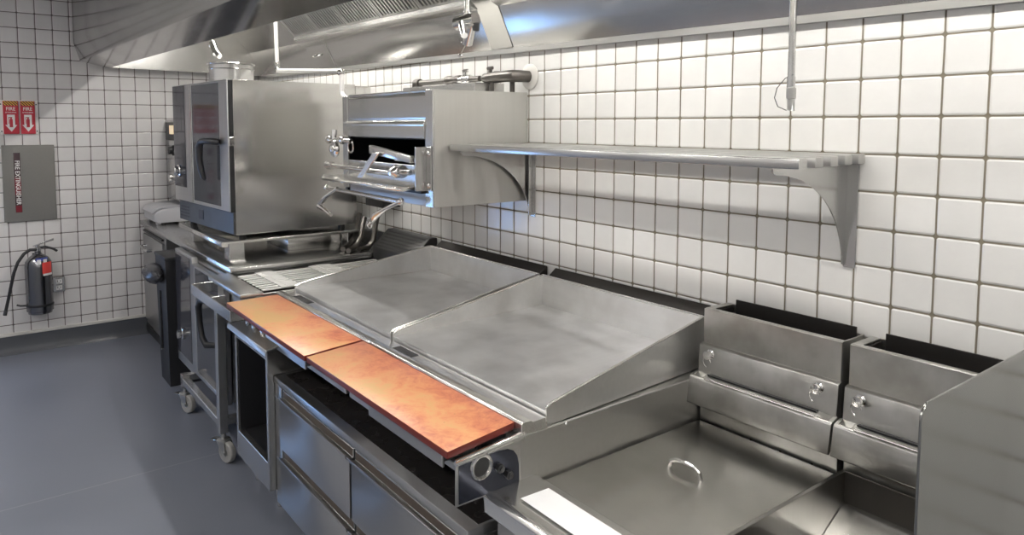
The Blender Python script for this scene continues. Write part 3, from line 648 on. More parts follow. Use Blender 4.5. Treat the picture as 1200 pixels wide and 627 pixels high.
# control column
m = MB(); m.box(-W, -.70, -.032, -.004, .166, H, .003); cp = L(m, 'control_column', STDOOR)
m = MB(); m.box(-W+.004, -.735, -.0345, -.0315, .255, H-.006, .001); L(m, 'control_glass', DKGLASS, cp)
m = MB(); m.lathe([(.040, 0), (.040, -.008), (.030, -.012), (.029, -.034), (.024, -.038), (.0005, -.038)], (-.862, -.0345, .358), 'y', 24); L(m, 'control_knob', CHROME, cp)
m = MB(); m.box(-.93, -.80, -.0352, -.0343, .62, .76, 0); L(m, 'display', DKGLASS, cp)

# pot on the oven
P = thing('stock_pot', 'wide stainless pot standing on top of the upper oven', 'pot', (-4.60, -.78, 1.9805))
px, py, pz = -4.60, -.78, 1.981
m = MB(); m.lathe([(.0005, 0), (.120, 0), (.132, .006), (.134, .115), (.140, .118), (.140, .124), (.130, .124), (.128, .012), (.0005, .008)], (px, py, pz), 'z', 40); m.done('body', ST, P)
m = MB(); m.ring((px, py, pz+.122), .139, .0045, (0, 0, 1), 40); m.ring((px, py, pz+.09), .136, .003, (0, 0, 1), 40); m.done('rim', CHROME, P)

# ------------------------------------------------------------------ lower oven, on a caster frame
Q = thing('undercounter_oven', 'lower oven with a blue tinted glass door under the worktop', 'oven', (-4.33, -.6, .2))
qx0, qx1, qf = -4.862, -3.812, -1.085
m = MB(); m.box(qx0+.01, qx1-.004, qf+.04, -.28, .235, .905, .003); m.done('body', STD, Q)
m = MB(); m.box(qx0, -4.455, qf, qf+.035, .21, .936, .003); cp = m.done('control_column', STDOOR, Q)
m = MB(); m.box(qx0+.01, -4.50, qf-.0025, qf+.001, .27, .92, .001); m.done('control_glass', DKGLASS, cp)
m = MB(); m.lathe([(.038, 0), (.038, -.010), (.028, -.014), (.027, -.036), (.0005, -.038)], (-4.70, qf-.002, .415), 'y', 24); m.done('control_knob', CHROME, cp)
m = MB(); m.box(-4.45, -4.38, qf-.004, qf+.03, .235, .90, .003); m.box(-3.90, qx1+.01, qf-.004, qf+.03, .235, .90, .003); m.box(-4.38, -3.90, qf-.004, qf+.03, .235, .26, .002); m.box(-4.38, -3.90, qf-.004, qf+.03, .885, .90, .002); dr = m.done('door', STDOOR, Q)
m = MB(); m.box(-4.38, -3.90, qf-.002, qf+.02, .26, .885, .001); m.done('door_glass', OVGLASS, dr)
m = MB(); m.tube([(-3.93, qf-.004, .77), (-3.96, qf-.045, .775), (-4.03, qf-.062, .77), (-4.06, qf-.065, .73), (-4.055, qf-.062, .64), (-4.03, qf-.058, .56), (-4.00, qf-.045, .525), (-3.94, qf-.004, .53)], .016, 12); m.done('door_handle', BLACK, dr)
F = thing('caster_frame', 'square steel tube frame on braked casters below the lower oven', 'equipment frame', (-4.05, -.8, 0))
m = MB(); m.box(-4.47, -3.68, -1.16, -1.12, .175, .215, .003); m.done('bottom_rail', ST, F)
m = MB(); m.box(-3.70, -3.655, -1.165, -1.12, .150, .820, .003); m.done('post', STZ, F)
m = MB(); m.box(-4.485, -4.445, -1.16, -1.12, .150, .234, .003); m.done('post', STZ, F)
for x in (-4.465, -3.6775):
    m = MB(); m.box(x-.02, x+.02, -1.12, -.36, .19, .23, .003); m.done('side_rail', ST, F)
def caster(x, y, dirx):
    z = .055; m = MB()
    m.cyl((x, y, .150), (x, y, .118), .012, 12); m.lathe([(.034, .106), (.034, .116), (.024, .122), (.012, .124)], (x, y, 0), 'z', 20)
    d = Vector((math.cos(dirx), math.sin(dirx), 0)); p = Vector((-d.y, d.x, 0)); c = Vector((x, y, z))+d*.028
    for s in (-1, 1):
        o = p*(s*.024)
        pts = [c+o+Vector((0, 0, -.012))-d*.010, c+o+Vector((0, 0, -.012))+d*.010, Vector((x, y, .108))+o+d*.034, Vector((x, y, .108))+o-d*.030]
        m.plate([tuple(q) for q in pts], .003)
    ca = m.done('caster', STD, F)
    m = MB(); rings = []
    for (rr, h) in ((.030, -.016), (.050, -.016), (.055, -.010), (.055, .010), (.050, .016), (.030, .016)):
        rings.append([tuple(c+p*h+(d*math.cos(a)+Vector((0, 0, 1))*math.sin(a))*rr) for a in [2*PI*i/28 for i in range(28)]])
    m.loft(rings); m.done('wheel', CASTW, ca)
    m = MB(); m.cyl(tuple(c-p*.028), tuple(c+p*.028), .009, 12); m.cyl(tuple(c-p*.0175), tuple(c+p*.0175), .022, 16); m.done('axle', STD, ca)
    m = MB(); q0 = Vector((x, y, .100))-d*.03; m.hexa([tuple(q0+p*-.02), tuple(q0+p*.02), tuple(q0+p*.02-d*.06+Vector((0, 0, -.004))), tuple(q0-p*.02-d*.06+Vector((0, 0, -.004))), tuple(q0-p*.02+Vector((0, 0, .005))), tuple(q0+p*.02+Vector((0, 0, .005))), tuple(q0+p*.02-d*.06+Vector((0, 0, .002))), tuple(q0-p*.02-d*.06+Vector((0, 0, .002)))], .001); m.done('brake_pedal', STBRIGHT, ca)
for x, y in ((-4.465, -1.14), (-3.6775, -1.14)): caster(x, y, math.radians(20))
for x, y in ((-4.465, -.40), (-3.6775, -.40)): caster(x, y, math.radians(20))

# ------------------------------------------------------------------ left cabinet, bin, sealer, dispenser
K = thing('storage_cabinet', 'steel storage cabinet with a handled door beside the end wall', 'cabinet', (-5.9, -.6, 0))
m = MB(); m.box(XL+.02, -5.60, -.985, -.06, .09, .910, .002); m.box(XL+.06, -5.63, -.95, -.10, 0, .09, 0); m.done('body', STD, K)
m = MB(); m.box(XL+.06, -5.64, -1.004, -.986, .14, .845, .003); dr = m.done('door', STDRAW, K)
m = MB(); m.tube([(-6.23, -1.004, .755), (-6.23, -1.035, .752), (-6.13, -1.044, .748), (-6.00, -1.035, .745), (-6.00, -1.004, .745)], .011, 10); m.done('door_handle', CHROME, dr)
m = MB(); m.box(XL+.06, -5.66, -1.002, -.986, .862, .875, 0); m.done('shadow_slot', BLACK, K)
m = MB(); m.box(XL+.05, -5.61, -1.0, -.986, .035, .085, 0); m.done('toe_kick', BLACK, K)
G = thing('waste_bin', 'tall black waste bin standing beside the lower oven', 'bin', (-5.04, -1.0, 0))
m = MB(); m.loft([[(-5.20, -1.12, .0), (-4.95, -1.12, .0), (-4.95, -.80, .0), (-5.20, -.80, .0)], [(-5.225, -1.135, .86), (-4.92, -1.135, .86), (-4.92, -.775, .86), (-5.225, -.775, .86)]]); m.done('body', RUBBER, G)
m = MB(); m.box(-5.229, -4.916, -1.139, -.771, .845, .868, .006, 2); m.done('rim', RUBBER, G)
m = MB(); m.box(-5.11, -5.09, -1.141, -1.118, .22, .62, .004); m.done('handle_rib', RUBBER, G)
rnd = random.Random(4); rings = []
for i in range(11):
    t = PI*i/10; ring = []
    for j in range(22):
        q = 2*PI*j/22; w_ = 1+.13*rnd.uniform(-1, 1)
        ring.append((-5.125-.165*math.cos(t)+.006*rnd.uniform(-1, 1), -1.165+.062*math.sin(t)*math.cos(q)*w_, .735+.062*math.sin(t)*math.sin(q)*w_))
    rings.append(ring)
m = MB(); m.loft(rings); m.done('bin_bag', BAG, G, ang=60)
V = thing('food_sealer', 'light grey countertop sealing machine at the end of the worktop', 'appliance', (-6.17, -.86, cz))
m = MB()
vx0, vx1, vy0, vy1 = -6.355, -5.965, -.985, -.715
prof = [(vy0+.02, cz+.018), (vy0, cz+.03), (vy0-.004, cz+.085), (vy0+.02, cz+.112), (vy0+.06, cz+.128), (vy1-.03, cz+.135), (vy1, cz+.12), (vy1, cz+.018)]
m.loft([[(x, y if i else y, z) for i, (y, z) in enumerate([(vy0+(y-vy0)*s+(1-s)*.10, cz+.018+(z-cz-.018)*s2) for y, z in prof])] for x, s, s2 in ((vx0, .97, .97), (vx0+.02, 1., 1.), (vx1-.03, 1., 1.), (vx1-.008, .96, .92), (vx1, .85, .78))]); m.done('body', PLASTIC, V)
m = MB(); m.loft([[(x, y, z) for y, z in ((vy0-.012, cz+.086), (vy0-.016, cz+.098), (vy0+.01, cz+.128), (vy0+.06, cz+.142), (vy1-.04, cz+.150), (vy1-.01, cz+.136), (vy1-.01, cz+.125), (vy0+.06, cz+.130), (vy0+.02, cz+.115))] for x in (vx0-.005, vx1-.02)]); m.done('lid', PLASTIC, V)
for y in (vy0+.02, vy1-.05):
    for x in (vx0+.01, vx1-.07):
        m = MB(); m.box(x, x+.05, y, y+.03, cz, cz+.03, .004); m.done('foot', PLASTIC, V)
m = MB(); m.ring((vx1-.001, (vy0+vy1)/2+.02, cz+.03), .085, .0022, (1, 0, .1), 24, PI*.08, PI*.92); m.done('side_seam', DKMET, V)
Dz = thing('drinks_dispenser', 'narrow upright dispenser with a display and knobs in the corner behind the oven', 'dispenser', (-6.17, -.7, cz))
m = MB(); m.box(-6.365, -5.985, -.80, -.56, 1.12, 1.765, .006, 2); m.box(-6.365, -6.02, -.66, -.56, cz, 1.12, .004); m.box(-6.365, -5.985, -.80, -.56, cz, cz+.03, .004); m.done('body', STZ, Dz)
m = MB(); m.box(-6.33, -6.02, -.806, -.799, 1.60, 1.745, .003); fp_ = m.done('front_plate', BLACK, Dz)
m = MB(); m.box(-6.20, -6.06, -.8085, -.8055, 1.65, 1.72, .001); m.done('display', plain('amber_display', (.75, .62, .45), .3, emis=(1., .75, .45), estr=.5), fp_)
for z in (1.52, 1.30):
    m = MB(); m.lathe([(.042, 0), (.042, -.01), (.030, -.014), (.030, -.04), (.0005, -.042)], (-6.10, -.80, z), 'y', 20); m.done('knob', RUBBER if z > 1.4 else CHROME, Dz)

# ------------------------------------------------------------------ salamander broiler on the wall
A = thing('salamander_broiler', 'wall mounted salamander broiler with an open front above the griddles', 'broiler', (-3.05, -.27, 1.37))
ax0, ax1, ay, az0, az1 = -3.515, -2.612, -.522, 1.368, 1.880
m = MB(); m.box(ax1-.006, ax1, ay, -.006, az0, az1, .001); m.done('side_panel', STSAL, A)
m = MB(); m.box(ax0, ax0+.006, ay, -.006, az0, az1, .001); m.done('side_panel', STSAL, A)
m = MB(); m.box(ax0+.006, ax1-.006, ay+.01, -.006, az1-.006, az1, .001); m.box(ax0+.006, ax1-.006, -.012, -.006, az0, az1-.006, .001); m.box(ax0+.006, ax1-.006, ay+.01, -.012, az0, az0+.006, .001); m.done('shell', STSAL, A)
m = MB(); m.box(ax0, ax0+.060, ay-.010, ay, az0+.03, az1-.004, .002); m.done('front_post', ST, A)
m = MB(); m.box(ax1-.062, ax1, ay-.010, ay, az0, az1, .002); m.done('front_post', ST, A)
m = MB(); m.prism([(ay, 1.745), (ay-.004, 1.760), (ay-.004, 1.856), (ay+.002, 1.872), (ay+.010, 1.872), (ay+.010, 1.745)], 'x', ax0+.061, ax1-.063, .001); m.prism([(ay+.010, 1.665), (ay-.014, 1.668), (ay-.016, 1.722), (ay-.010, 1.729), (ay+.010, 1.735)], 'x', ax0+.061, ax1-.063, .001); fa = m.done('front_fascia', ST, A)
m = MB(); m.prism([(ay-.018, 1.722), (ay-.020, 1.732), (ay-.014, 1.745), (ay-.004, 1.747), (ay+.0, 1.735)], 'x', ax0+.055, ax1-.062, .001); m.tube([(ax0+.061, ay+.004, 1.876), (ax1-.065, ay+.004, 1.876)], .007, 8); m.done('fascia_ledge', STBRIGHT, fa)
m = MB(); m.box(ax0+.0065, ax1-.0065, ay+.03, -.0125, 1.66, 1.664, 0); m.box(ax0+.0065, ax0+.0095, ay+.01, -.0125, 1.38, 1.66, 0); m.box(ax1-.0095, ax1-.0065, ay+.01, -.0125, 1.38, 1.66, 0); m.box(ax0+.0095, ax1-.0095, -.0165, -.0125, 1.38, 1.66, 0); m.done('firebox', BLACK, A)
m = MB(); m.box(ax0+.061, ax1-.063, ay-.004, ay+.004, 1.455, 1.545, .002); m.done('lower_panel', ST, A)
m = MB(); m.prism([(ay, 1.368), (ay, 1.425), (ay+.05, 1.432), (ay+.05, 1.368)], 'x', ax0+.061, ax1-.063, .001); m.done('bottom_panel', STD, A)
m = MB(); m.prism([(ay-.115, 1.437), (ay-.120, 1.445), (ay-.115, 1.452), (ay-.01, 1.462), (ay+.10, 1.462), (ay+.10, 1.455), (ay-.01, 1.455)], 'x', ax0-.04, ax1-.085, .001); m.done('drip_tray', STBRIGHT, A)
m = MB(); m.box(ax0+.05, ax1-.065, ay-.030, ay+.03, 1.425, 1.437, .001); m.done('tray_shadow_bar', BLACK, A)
# right bracket plate
m = MB(); m.box(-2.664, -2.656, ay-.070, ay-.010, 1.440, 1.632, .002); m.box(-2.656, -2.618, ay-.016, ay-.0105, 1.440, 1.632, .002); bk = m.done('bracket', ST, A)
for z in (1.465, 1.605):
    m = MB(); m.lathe([(.013, 0), (.012, -.006), (.006, -.010), (.0005, -.011)], (-2.634, ay-.016, z), 'y', 14); m.done('bolt', CHROME, bk)
# rack carriage: arm, strut, cross tube, valve
m = MB(); m.hexa([(-3.05, -.615, 1.592), (-2.69, -.600, 1.560), (-2.69, -.575, 1.560), (-3.05, -.590, 1.592), (-3.05, -.615, 1.632), (-2.69, -.600, 1.592), (-2.69, -.575, 1.592), (-3.05, -.590, 1.632)], .004, 2); ar = m.done('lever_arm', STBRIGHT, A)
m = MB(); m.hexa([(-3.160, -.628, 1.470), (-3.105, -.628, 1.470), (-3.105, -.616, 1.470), (-3.160, -.616, 1.470), (-2.985, -.628, 1.600), (-2.925, -.628, 1.600), (-2.925, -.616, 1.600), (-2.985, -.616, 1.600)], .002); m.done('strut', STBRIGHT, ar)
m = MB(); m.box(-2.83, -2.70, -.60, -.555, 1.566, 1.582, .003); m.done('grip', WHITEP, ar)
m = MB(); m.tube([(-3.575, -.585, 1.512), (-2.80, -.585, 1.504)], .013, 12); m.lathe([(.022, -.02), (.022, .03)], (-3.575, -.585, 1.512), 'x', 14); m.done('cross_tube', CHROME, A)
m = MB(); m.cyl((-2.83, -.600, 1.520), (-2.755, -.600, 1.520), .030, 8); m.cyl((-2.755, -.60, 1.520), (-2.69, -.60, 1.520), .012, 12); m.lathe([(.027, 0), (.027, -.012), (.020, -.02), (.014, -.035), (.0005, -.036)], (-2.765, -.625, 1.520), 'y', 16); m.done('valve', CHROME, A)
m = MB(); m.tube([(-3.575, -.600, 1.390), (-2.775, -.600, 1.385)], .012, 12); m.ball((-3.575, -.60, 1.392), .018, 10); m.ball((-2.775, -.600, 1.386), .018, 10)
m.tube([(-3.575, -.610, 1.448), (-3.50, -.618, 1.450), (-3.40, -.622, 1.445)], .018, 10); lb = m.done('lower_tube', CHROME, A)
for pts in ([(-3.44, -.60, 1.398), (-3.52, -.63, 1.350), (-3.577, -.64, 1.307), (-3.578, -.64, 1.296), (-3.52, -.64, 1.283), (-3.436, -.64, 1.261)], [(-2.775, -.60, 1.386), (-2.86, -.63, 1.348), (-2.935, -.64, 1.312), (-2.955, -.64, 1.295), (-2.98, -.64, 1.278), (-3.010, -.64, 1.262)]):
    m = MB(); m.tube(pts, .010, 10, rads=[.010, .010, .016, .016, .011, .009]); m.done('pull_handle', CHROME, lb)
m = MB(); m.ring((-3.00, -.64, 1.268), .022, .004, (0, 1, 0)); m.done('handle_ring', CHROME, lb)
# left valve cluster
m = MB(); m.tube([(-3.60, -.580, 1.650), (-3.31, -.580, 1.645)], .012, 12); m.lathe([(.020, -.01), (.024, .0), (.020, .03)], (-3.58, -.58, 1.650), 'x', 12); m.lathe([(.018, -.015), (.022, 0), (.018, .02)], (-3.42, -.58, 1.648), 'x', 12); m.tube([(-3.52, -.58, 1.648), (-3.52, -.575, 1.70)], .014, 10)
m.ring((-3.33, -.575, 1.617), .030, .004, (0, 1, 0), 16); vc = m.done('gas_cock', CHROME, A)
m = MB(); m.lathe([(.042, 0), (.046, -.008), (.040, -.018), (.018, -.020), (.016, -.034), (.0005, -.036)], (-3.485, -.585, 1.602), 'y', 24); m.done('hand_wheel', CHROME, vc)
# rear housing on top
m = MB(); m.box(-3.44, -2.76, -.21, -.03, az1, 1.928, .003); m.done('rear_housing', ST, A)

# gas pipe behind the salamander
Gp = thing('gas_pipe', 'black iron gas pipe with valves above the wall broiler', 'pipe', (-3.0, -.1, 1.95))
yP, zP = -.105, 1.958
m = MB(); m.tube([(-3.49, yP, zP-.022), (-3.485, yP, zP-.004), (-3.465, yP, zP), (-2.86, yP, zP-.004)], .015, 12); m.lathe([(.023, -.02), (.025, 0), (.023, .03)], (-3.46, yP, zP), 'x', 14); m.done('pipe', IRON, Gp)
m = MB(); m.lathe([(.022, 0), (.024, .01), (.024, .04), (.019, .05), (.019, .09), (.023, .10), (.023, .13)], (-3.16, yP, zP), 'x', 14); m.done('union', IRON, Gp)
for x, mt in ((-2.985, CHROME), (-2.775, IRON)):
    m = MB(); m.lathe([(.020, -.05), (.024, -.04), (.022, -.02), (.028, 0), (.022, .02), (.024, .04), (.020, .05)], (x, yP, zP-.004), 'x', 14); m.cyl((x, yP, zP+.02), (x, yP, zP+.036), .010, 10); m.box(x-.022, x+.022, yP-.008, yP+.008, zP+.034, zP+.05, .004); m.done('valve', mt, Gp)
m = MB(); m.lathe([(.028, -.06), (.030, -.05), (.027, 0)], (-2.68, yP, zP-.004), 'x', 14); m.tube([(-2.72, yP, zP-.004), (-2.64, yP, zP-.004), (-2.612, yP+.010, zP-.004), (-2.600, yP+.035, zP-.004), (-2.598, -.004, zP-.004)], .027, 14); m.done('elbow', IRON, Gp)
m = MB(); m.lathe([(.060, -.003), (.060, -.007), (.040, -.016), (.028, -.016), (.028, -.003)], (-2.598, 0, zP-.004), 'y', 28); m.done('escutcheon', plain('pale_escutcheon', (.62, .60, .56), .4), Gp)
m = MB(); m.cyl((-2.66, -.06, 1.93), (-2.66, -.06, 1.8805), .012, 10); m.cyl((-2.74, -.12, 1.93), (-2.74, -.12, 1.8805), .010, 10); m.done('drop_pipe', IRON, Gp)

# ------------------------------------------------------------------ slatted wall shelf
Sh = thing('wall_shelf', 'long slatted stainless wall shelf on curved brackets above the griddles', 'shelf', (-1.8, -.22, 1.3))
zt = 1.643
for k, y in enumerate((-.450, -.349, -.248, -.147, -.046)):
    m = MB(); x1 = -.982-.012*k; m.box(-2.606, x1, y, y+.042, zt-.029, zt, .004, 2); m.done('slat', ST if k == 0 else STD, Sh)
for bx in (-2.588, -1.085):
    cz_ = zt-.030
    pts = [(-.004, cz_), (-.404, cz_), (-.402, cz_-.014), (-.388, cz_-.022)]
    for i in range(1, 13):
        a = i/12; y = -.388+.372*math.sin(a*PI/2*.98); z = cz_-.022-.285*(1-math.cos(a*PI/2)); pts.append((y, z))
    pts += [(-.004, cz_-.315)]
    m = MB(); m.prism(pts, 'x', bx-.002, bx+.002, .0008); br = m.done('bracket', STZ, Sh)
    m = MB(); m.box(bx-.002, bx+.036, -.0045, -.001, cz_-.318, cz_, .001); m.box(bx+.014, bx+.018, -.030, -.0045, cz_-.31, cz_, .001) if bx < -2 else None; m.done('wall_flange', STZ, br)
    m = MB(); m.box(bx-.012, bx+.012, -.405, -.015, cz_-.004, cz_+.0006, .0005); m.done('slat_rest', STD, br)

# ------------------------------------------------------------------ hanging pipes and nozzles
Nz = thing('suppression_nozzle', 'chrome fire suppression nozzle on a pipe hanging from the hood in the middle', 'nozzle', (-2.395, -.5, 2.0))
m = MB(); m.cyl((-2.392, -.5, 2.735), (-2.392, -.5, 2.185), .012, 14); m.lathe([(.013, 0), (.017, .004), (.017, .02), (.013, .024)], (-2.392, -.5, 2.165), 'z', 16); m.done('drop_pipe', CHROME, Nz)
m = MB(); m.cyl((-2.447, -.515, 2.140), (-2.350, -.49, 2.150), .029, 18); m.cyl((-2.392, -.5, 2.168), (-2.392, -.5, 2.14), .018, 14); m.cyl((-2.40, -.52, 2.135), (-2.350, -.545, 2.080), .017, 14, .014); m.cyl((-2.372, -.49, 2.14), (-2.432, -.475, 2.060), .019, 14, .022); m.done('nozzle_body', CHROME, Nz)
m = MB(); m.cyl((-2.345, -.49, 2.135), (-2.355, -.485, 2.105), .014, 12); m.done('blow_off_cap', DKMET, Nz)
m = MB(); m.ring((-2.435, -.50, 2.088), .024, .0016, (.2, 1, 0), 20, 0, PI*1.4, 6); m.tube([(-2.432, -.478, 2.062), (-2.438, -.49, 2.04), (-2.442, -.50, 2.02)], .0018, 6); m.ball((-2.442, -.50, 2.010), .011, 10); m.done('lanyard', CHROME, Nz)
N2 = thing('suppression_nozzle', 'thin straight nozzle pipe with a wire loop, hanging above the right end of the shelf', 'nozzle', (-1.1, -.3, 1.76))
m = MB(); m.cyl((-1.100, -.3, 2.46), (-1.100, -.3, 1.832), .010, 14); m.tube([(-1.1, -.3, 1.862), (-1.1, -.3, 1.832)], .0115, 14); m.done('drop_pipe', STZ, N2)
m = MB(); m.lathe([(.009, .066), (.013, .062), (.013, .035), (.010, .032), (.010, .004), (.012, 0), (.0005, 0)], (-1.0985, -.3, 1.768), 'z', 16); m.done('nozzle_body', STD, N2)
m = MB(); m.tube([(-1.09, -.306, 1.868), (-1.112, -.31, 1.858), (-1.136, -.31, 1.832), (-1.143, -.31, 1.805), (-1.132, -.31, 1.780), (-1.105, -.306, 1.768)], .0013, 6); m.done('wire_loop', DKMET, N2)
N3 = thing('suppression_nozzle', 'chrome nozzle on a short angled pipe hanging over the pot on the oven', 'nozzle', (-4.62, -.86, 2.15))
m = MB(); m.tube([(-4.66, -.88, 2.733), (-4.66, -.88, 2.25), (-4.645, -.875, 2.215)], .010, 12); m.done('drop_pipe', CHROME, N3)
m = MB(); m.cyl((-4.65, -.875, 2.225), (-4.60, -.87, 2.165), .020, 14); m.cyl((-4.61, -.87, 2.18), (-4.56, -.86, 2.145), .016, 12); m.ball((-4.655, -.875, 2.225), .024, 10); m.done('nozzle_body', CHROME, N3)
WP = thing('supply_pipe', 'bright pipe dropping from the hood and running over the oven to the wall broiler', 'pipe', (-4.1, -.5, 2.0))
m = MB(); m.tube([(-4.590, -.5, 2.73), (-4.562, -.5, 2.10), (-4.560, -.5, 2.082), (-4.545, -.5, 2.074), (-3.61, -.5, 2.016), (-3.596, -.5, 2.010), (-3.590, -.5, 1.995), (-3.590, -.5, 1.905), (-3.575, -.5, 1.885), (-3.5205, -.5, 1.862)], .0125, 14); m.done('pipe', WHITEP, WP)
m = MB(); m.ball((-4.560, -.5, 2.082), .022, 12); m.lathe([(.016, 0), (.019, .004), (.019, .03), (.016, .034)], (-4.562, -.5, 2.10), 'z', 14); m.done('elbow_fitting', CHROME, WP)
m = MB(); m.ball((-3.596, -.5, 2.010), .022, 12); m.done('elbow_fitting', CHROME, WP)

# ------------------------------------------------------------------ end wall: signs, cabinet, extinguisher, outlet
xs = XL
def wallsign():
    t = thing('fire_extinguisher_sign', 'pair of red FIRE extinguisher arrow signs on a white plate above the cabinet', 'sign', (xs, -1.80, 1.65))
    m = MB(); m.box(xs+.0005, xs+.003, -1.925, -1.685, 1.652, 1.905, .001); m.done('backing_plate', WHITEP, t)
    for k, (a, b) in enumerate(((-1.903, -1.808), (-1.796, -1.705))):
        c = (a+b)/2; w = b-a; x = xs+.003
        m = MB(); m.box(x, x+.014, a, b, 1.655, 1.900, .002); pnl = m.done('sign_panel', REDP, t); x += .0143
        m = MB(); m.box(x, x+.0006, a+.004, b-.004, 1.866, 1.898, 0); m.done('hazard_band', hazard_mat() if 'hazard_stripes' not in bpy.data.materials else bpy.data.materials['hazard_stripes'], pnl)
        text('FIRE', .036, (x+.0004, c, 1.840), (0, 1, 0), (0, 0, 1), WHITEP, pnl, sx=.90)
        text('EXTINGUISHER', .0125, (x+.0004, c, 1.814), (0, 1, 0), (0, 0, 1), WHITEP, pnl, sx=.80)
        m = MB(); pr = [(c-.024, 1.798), (c+.024, 1.798), (c+.024, 1.722), (c+.037, 1.722), (c, 1.672), (c-.037, 1.722), (c-.024, 1.722)]
        m.prism(pr, 'x', x, x+.0006); m.done('white_arrow', WHITEP, pnl)
        m = MB(); m.box(x+.0006, x+.0010, c-.010, c+.010, 1.705, 1.765, .0); m.box(x+.0006, x+.0010, c-.005, c+.005, 1.765, 1.780, 0); m.box(x+.0006, x+.0010, c-.016, c-.012, 1.730, 1.775, 0); m.box(x+.0006, x+.0010, c-.016, c+.008, 1.775, 1.780, 0); m.done('extinguisher_symbol', REDP, pnl)
    for y in (-1.915, -1.695):
        for z in (1.675, 1.875):
            m = MB(); m.lathe([(.005, .003), (.005, .0045), (.0005, .006)], (xs, y, z), 'x', 10); m.done('screw', DKMET, t)
wallsign()
t = thing('extinguisher_cabinet', 'flat steel fire extinguisher cabinet door set in the end wall', 'cabinet', (xs, -1.75, .99))
m = MB(); m.box(xs+.0005, xs+.016, -1.925, -1.592, .998, 1.572, .003); m.done('door', CABST, t)
m = MB(); m.box(xs+.016, xs+.0175, -1.853, -1.812, 1.068, 1.515, .0); wn = m.done('window', plain('cabinet_window', (.07, .045, .05), .1), t)
text('FIRE EXTINGUISHER', .040, (xs+.0178, -1.8325, 1.292), (0, 0, -1), (0, 1, 0), WHITEP, wn, sx=.93)
m = MB(); m.box(xs+.0175, xs+.0177, -1.852, -1.813, 1.20, 1.33, 0); m.box(xs+.0175, xs+.0177, -1.852, -1.813, 1.070, 1.12, 0); m.done('red_glimpse', plain('dark_red', (.16, .01, .02), .3), wn)
E_ = thing('fire_extinguisher', 'silver fire extinguisher with a red tag hanging on the end wall', 'fire extinguisher', (-6.30, -1.733, .30))
ex, ey = -6.297, -1.733
m = MB(); m.lathe([(.0005, .305), (.070, .305), (.078, .308), (.078, .322), (.088, .328), (.089, .66), (.084, .700), (.066, .730), (.040, .748), (.022, .756), (.020, .775), (.0005, .775)], (ex, ey, 0), 'z', 40); m.done('body', EXTST, E_)
m = MB(); m.lathe([(.0905, .365), (.0915, .368), (.0915, .378), (.0905, .381), (.0890, .381), (.0890, .365)], (ex, ey, 0), 'z', 40); m.tube([(ex, ey-.09, .373), (ex+.005, ey-.125, .378), (ex-.005, ey-.145, .385)], .007, 8); m.done('strap', BLACK, E_)
m = MB(); m.lathe([(.020, .775), (.024, .778), (.024, .800), (.017, .805), (.017, .825), (.0005, .826)], (ex, ey, 0), 'z', 18); vl = m.done('valve', CHROME, E_)
m = MB(); m.hexa([(ex-.010, ey-.03, .815), (ex+.010, ey-.03, .815), (ex+.010, ey+.105, .850), (ex-.010, ey+.105, .850), (ex-.010, ey-.03, .821), (ex+.010, ey-.03, .821), (ex+.010, ey+.105, .866), (ex-.010, ey+.105, .866)], .002); m.done('squeeze_lever', CHROME, vl)
m = MB(); m.tube([(ex, ey, .800), (ex, ey+.05, .805), (ex, ey+.10, .785), (ex, ey+.125, .765)], .009, 8); m.done('carry_handle', BLACK, vl)
m = MB(); m.tube([(ex+.02, ey-.01, .792), (ex+.03, ey-.05, .795), (ex+.04, ey-.09, .770), (ex+.045, ey-.13, .71), (ex+.045, ey-.155, .64), (ex+.04, ey-.175, .55), (ex+.03, ey-.195, .45), (ex+.02, ey-.215, .36)], .011, 12); hs = m.done('hose', RUBBER, E_)
m = MB(); m.tube([(ex+.02, ey-.214, .362), (ex+.018, ey-.222, .325)], .013, 12); m.done('hose_tip', DKMET, hs)
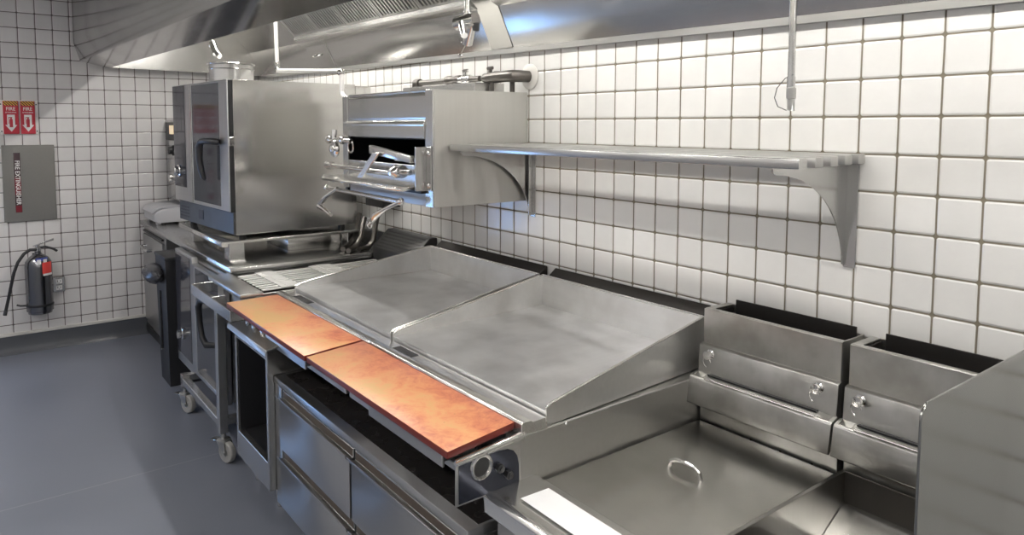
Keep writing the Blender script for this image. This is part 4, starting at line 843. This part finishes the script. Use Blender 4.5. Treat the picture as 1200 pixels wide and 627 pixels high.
def exl(name, a0, a1, z0, z1, mat, off=.0915):
    m = MB(); n = 8; A_ = [a0+(a1-a0)*i/n for i in range(n+1)]
    ri = [[(ex+(off+d)*math.cos(a), ey+(off+d)*math.sin(a), z) for a in A_] for d, z in ((0, z0), (0, z1), (.0015, z1), (.0015, z0), (0, z0))]
    m.loft(ri, closed=False, caps=False); return m.done(name, mat, E_)
exl('red_tag', .20, 1.0, .615, .700, REDT); exl('tag_strip', .25, 1.05, .600, .616, WHITEP)
exl('blue_tag', -.25, .75, .712, .735, BLUEP, .080)
for a0, a1 in ((-.15, .12), (.30, .58)): exl('tag_strip', a0, a1, .690, .724, WHITEP, .0895)
m = MB(); m.box(xs+.0005, ex-.085, ey-.03, ey+.03, .62, .66, .002); m.box(xs+.0005, xs+.004, ey-.03, ey+.03, .40, .75, .001); m.done('wall_bracket', BLACK, E_)
t = thing('wall_outlet', 'double power outlet on the tiles beside the extinguisher', 'outlet', (xs, -1.60, .43))
m = MB(); m.box(xs+.0005, xs+.032, -1.640, -1.560, .435, .550, .003); pl = m.done('outlet_plate', STZ, t)
for z in (.468, .517):
    m = MB(); m.box(xs+.032, xs+.034, -1.620, -1.580, z-.017, z+.017, .003); f_ = m.done('socket', WHITEP, pl)
    m = MB(); m.box(xs+.034, xs+.0343, -1.611, -1.607, z-.006, z+.010, 0); m.box(xs+.034, xs+.0343, -1.593, -1.589, z-.006, z+.010, 0); m.box(xs+.034, xs+.0343, -1.603, -1.597, z-.013, z-.008, 0); m.done('slots', BLACK, f_)

# ------------------------------------------------------------------ world and view
w = bpy.data.worlds.new('world'); SC.world = w; w.use_nodes = True
w.node_tree.nodes['Background'].inputs[0].default_value = (.9, .95, 1., 1); w.node_tree.nodes['Background'].inputs[1].default_value = .3
SC.view_settings.view_transform = 'Standard'; SC.view_settings.look = 'None'; SC.view_settings.gamma = 1.; SC.view_settings.exposure = 0.
SC.view_settings.use_curve_mapping = False
SC.cycles.max_bounces = 10; SC.cycles.use_denoising = True; SC.cycles.sample_clamp_indirect = 8
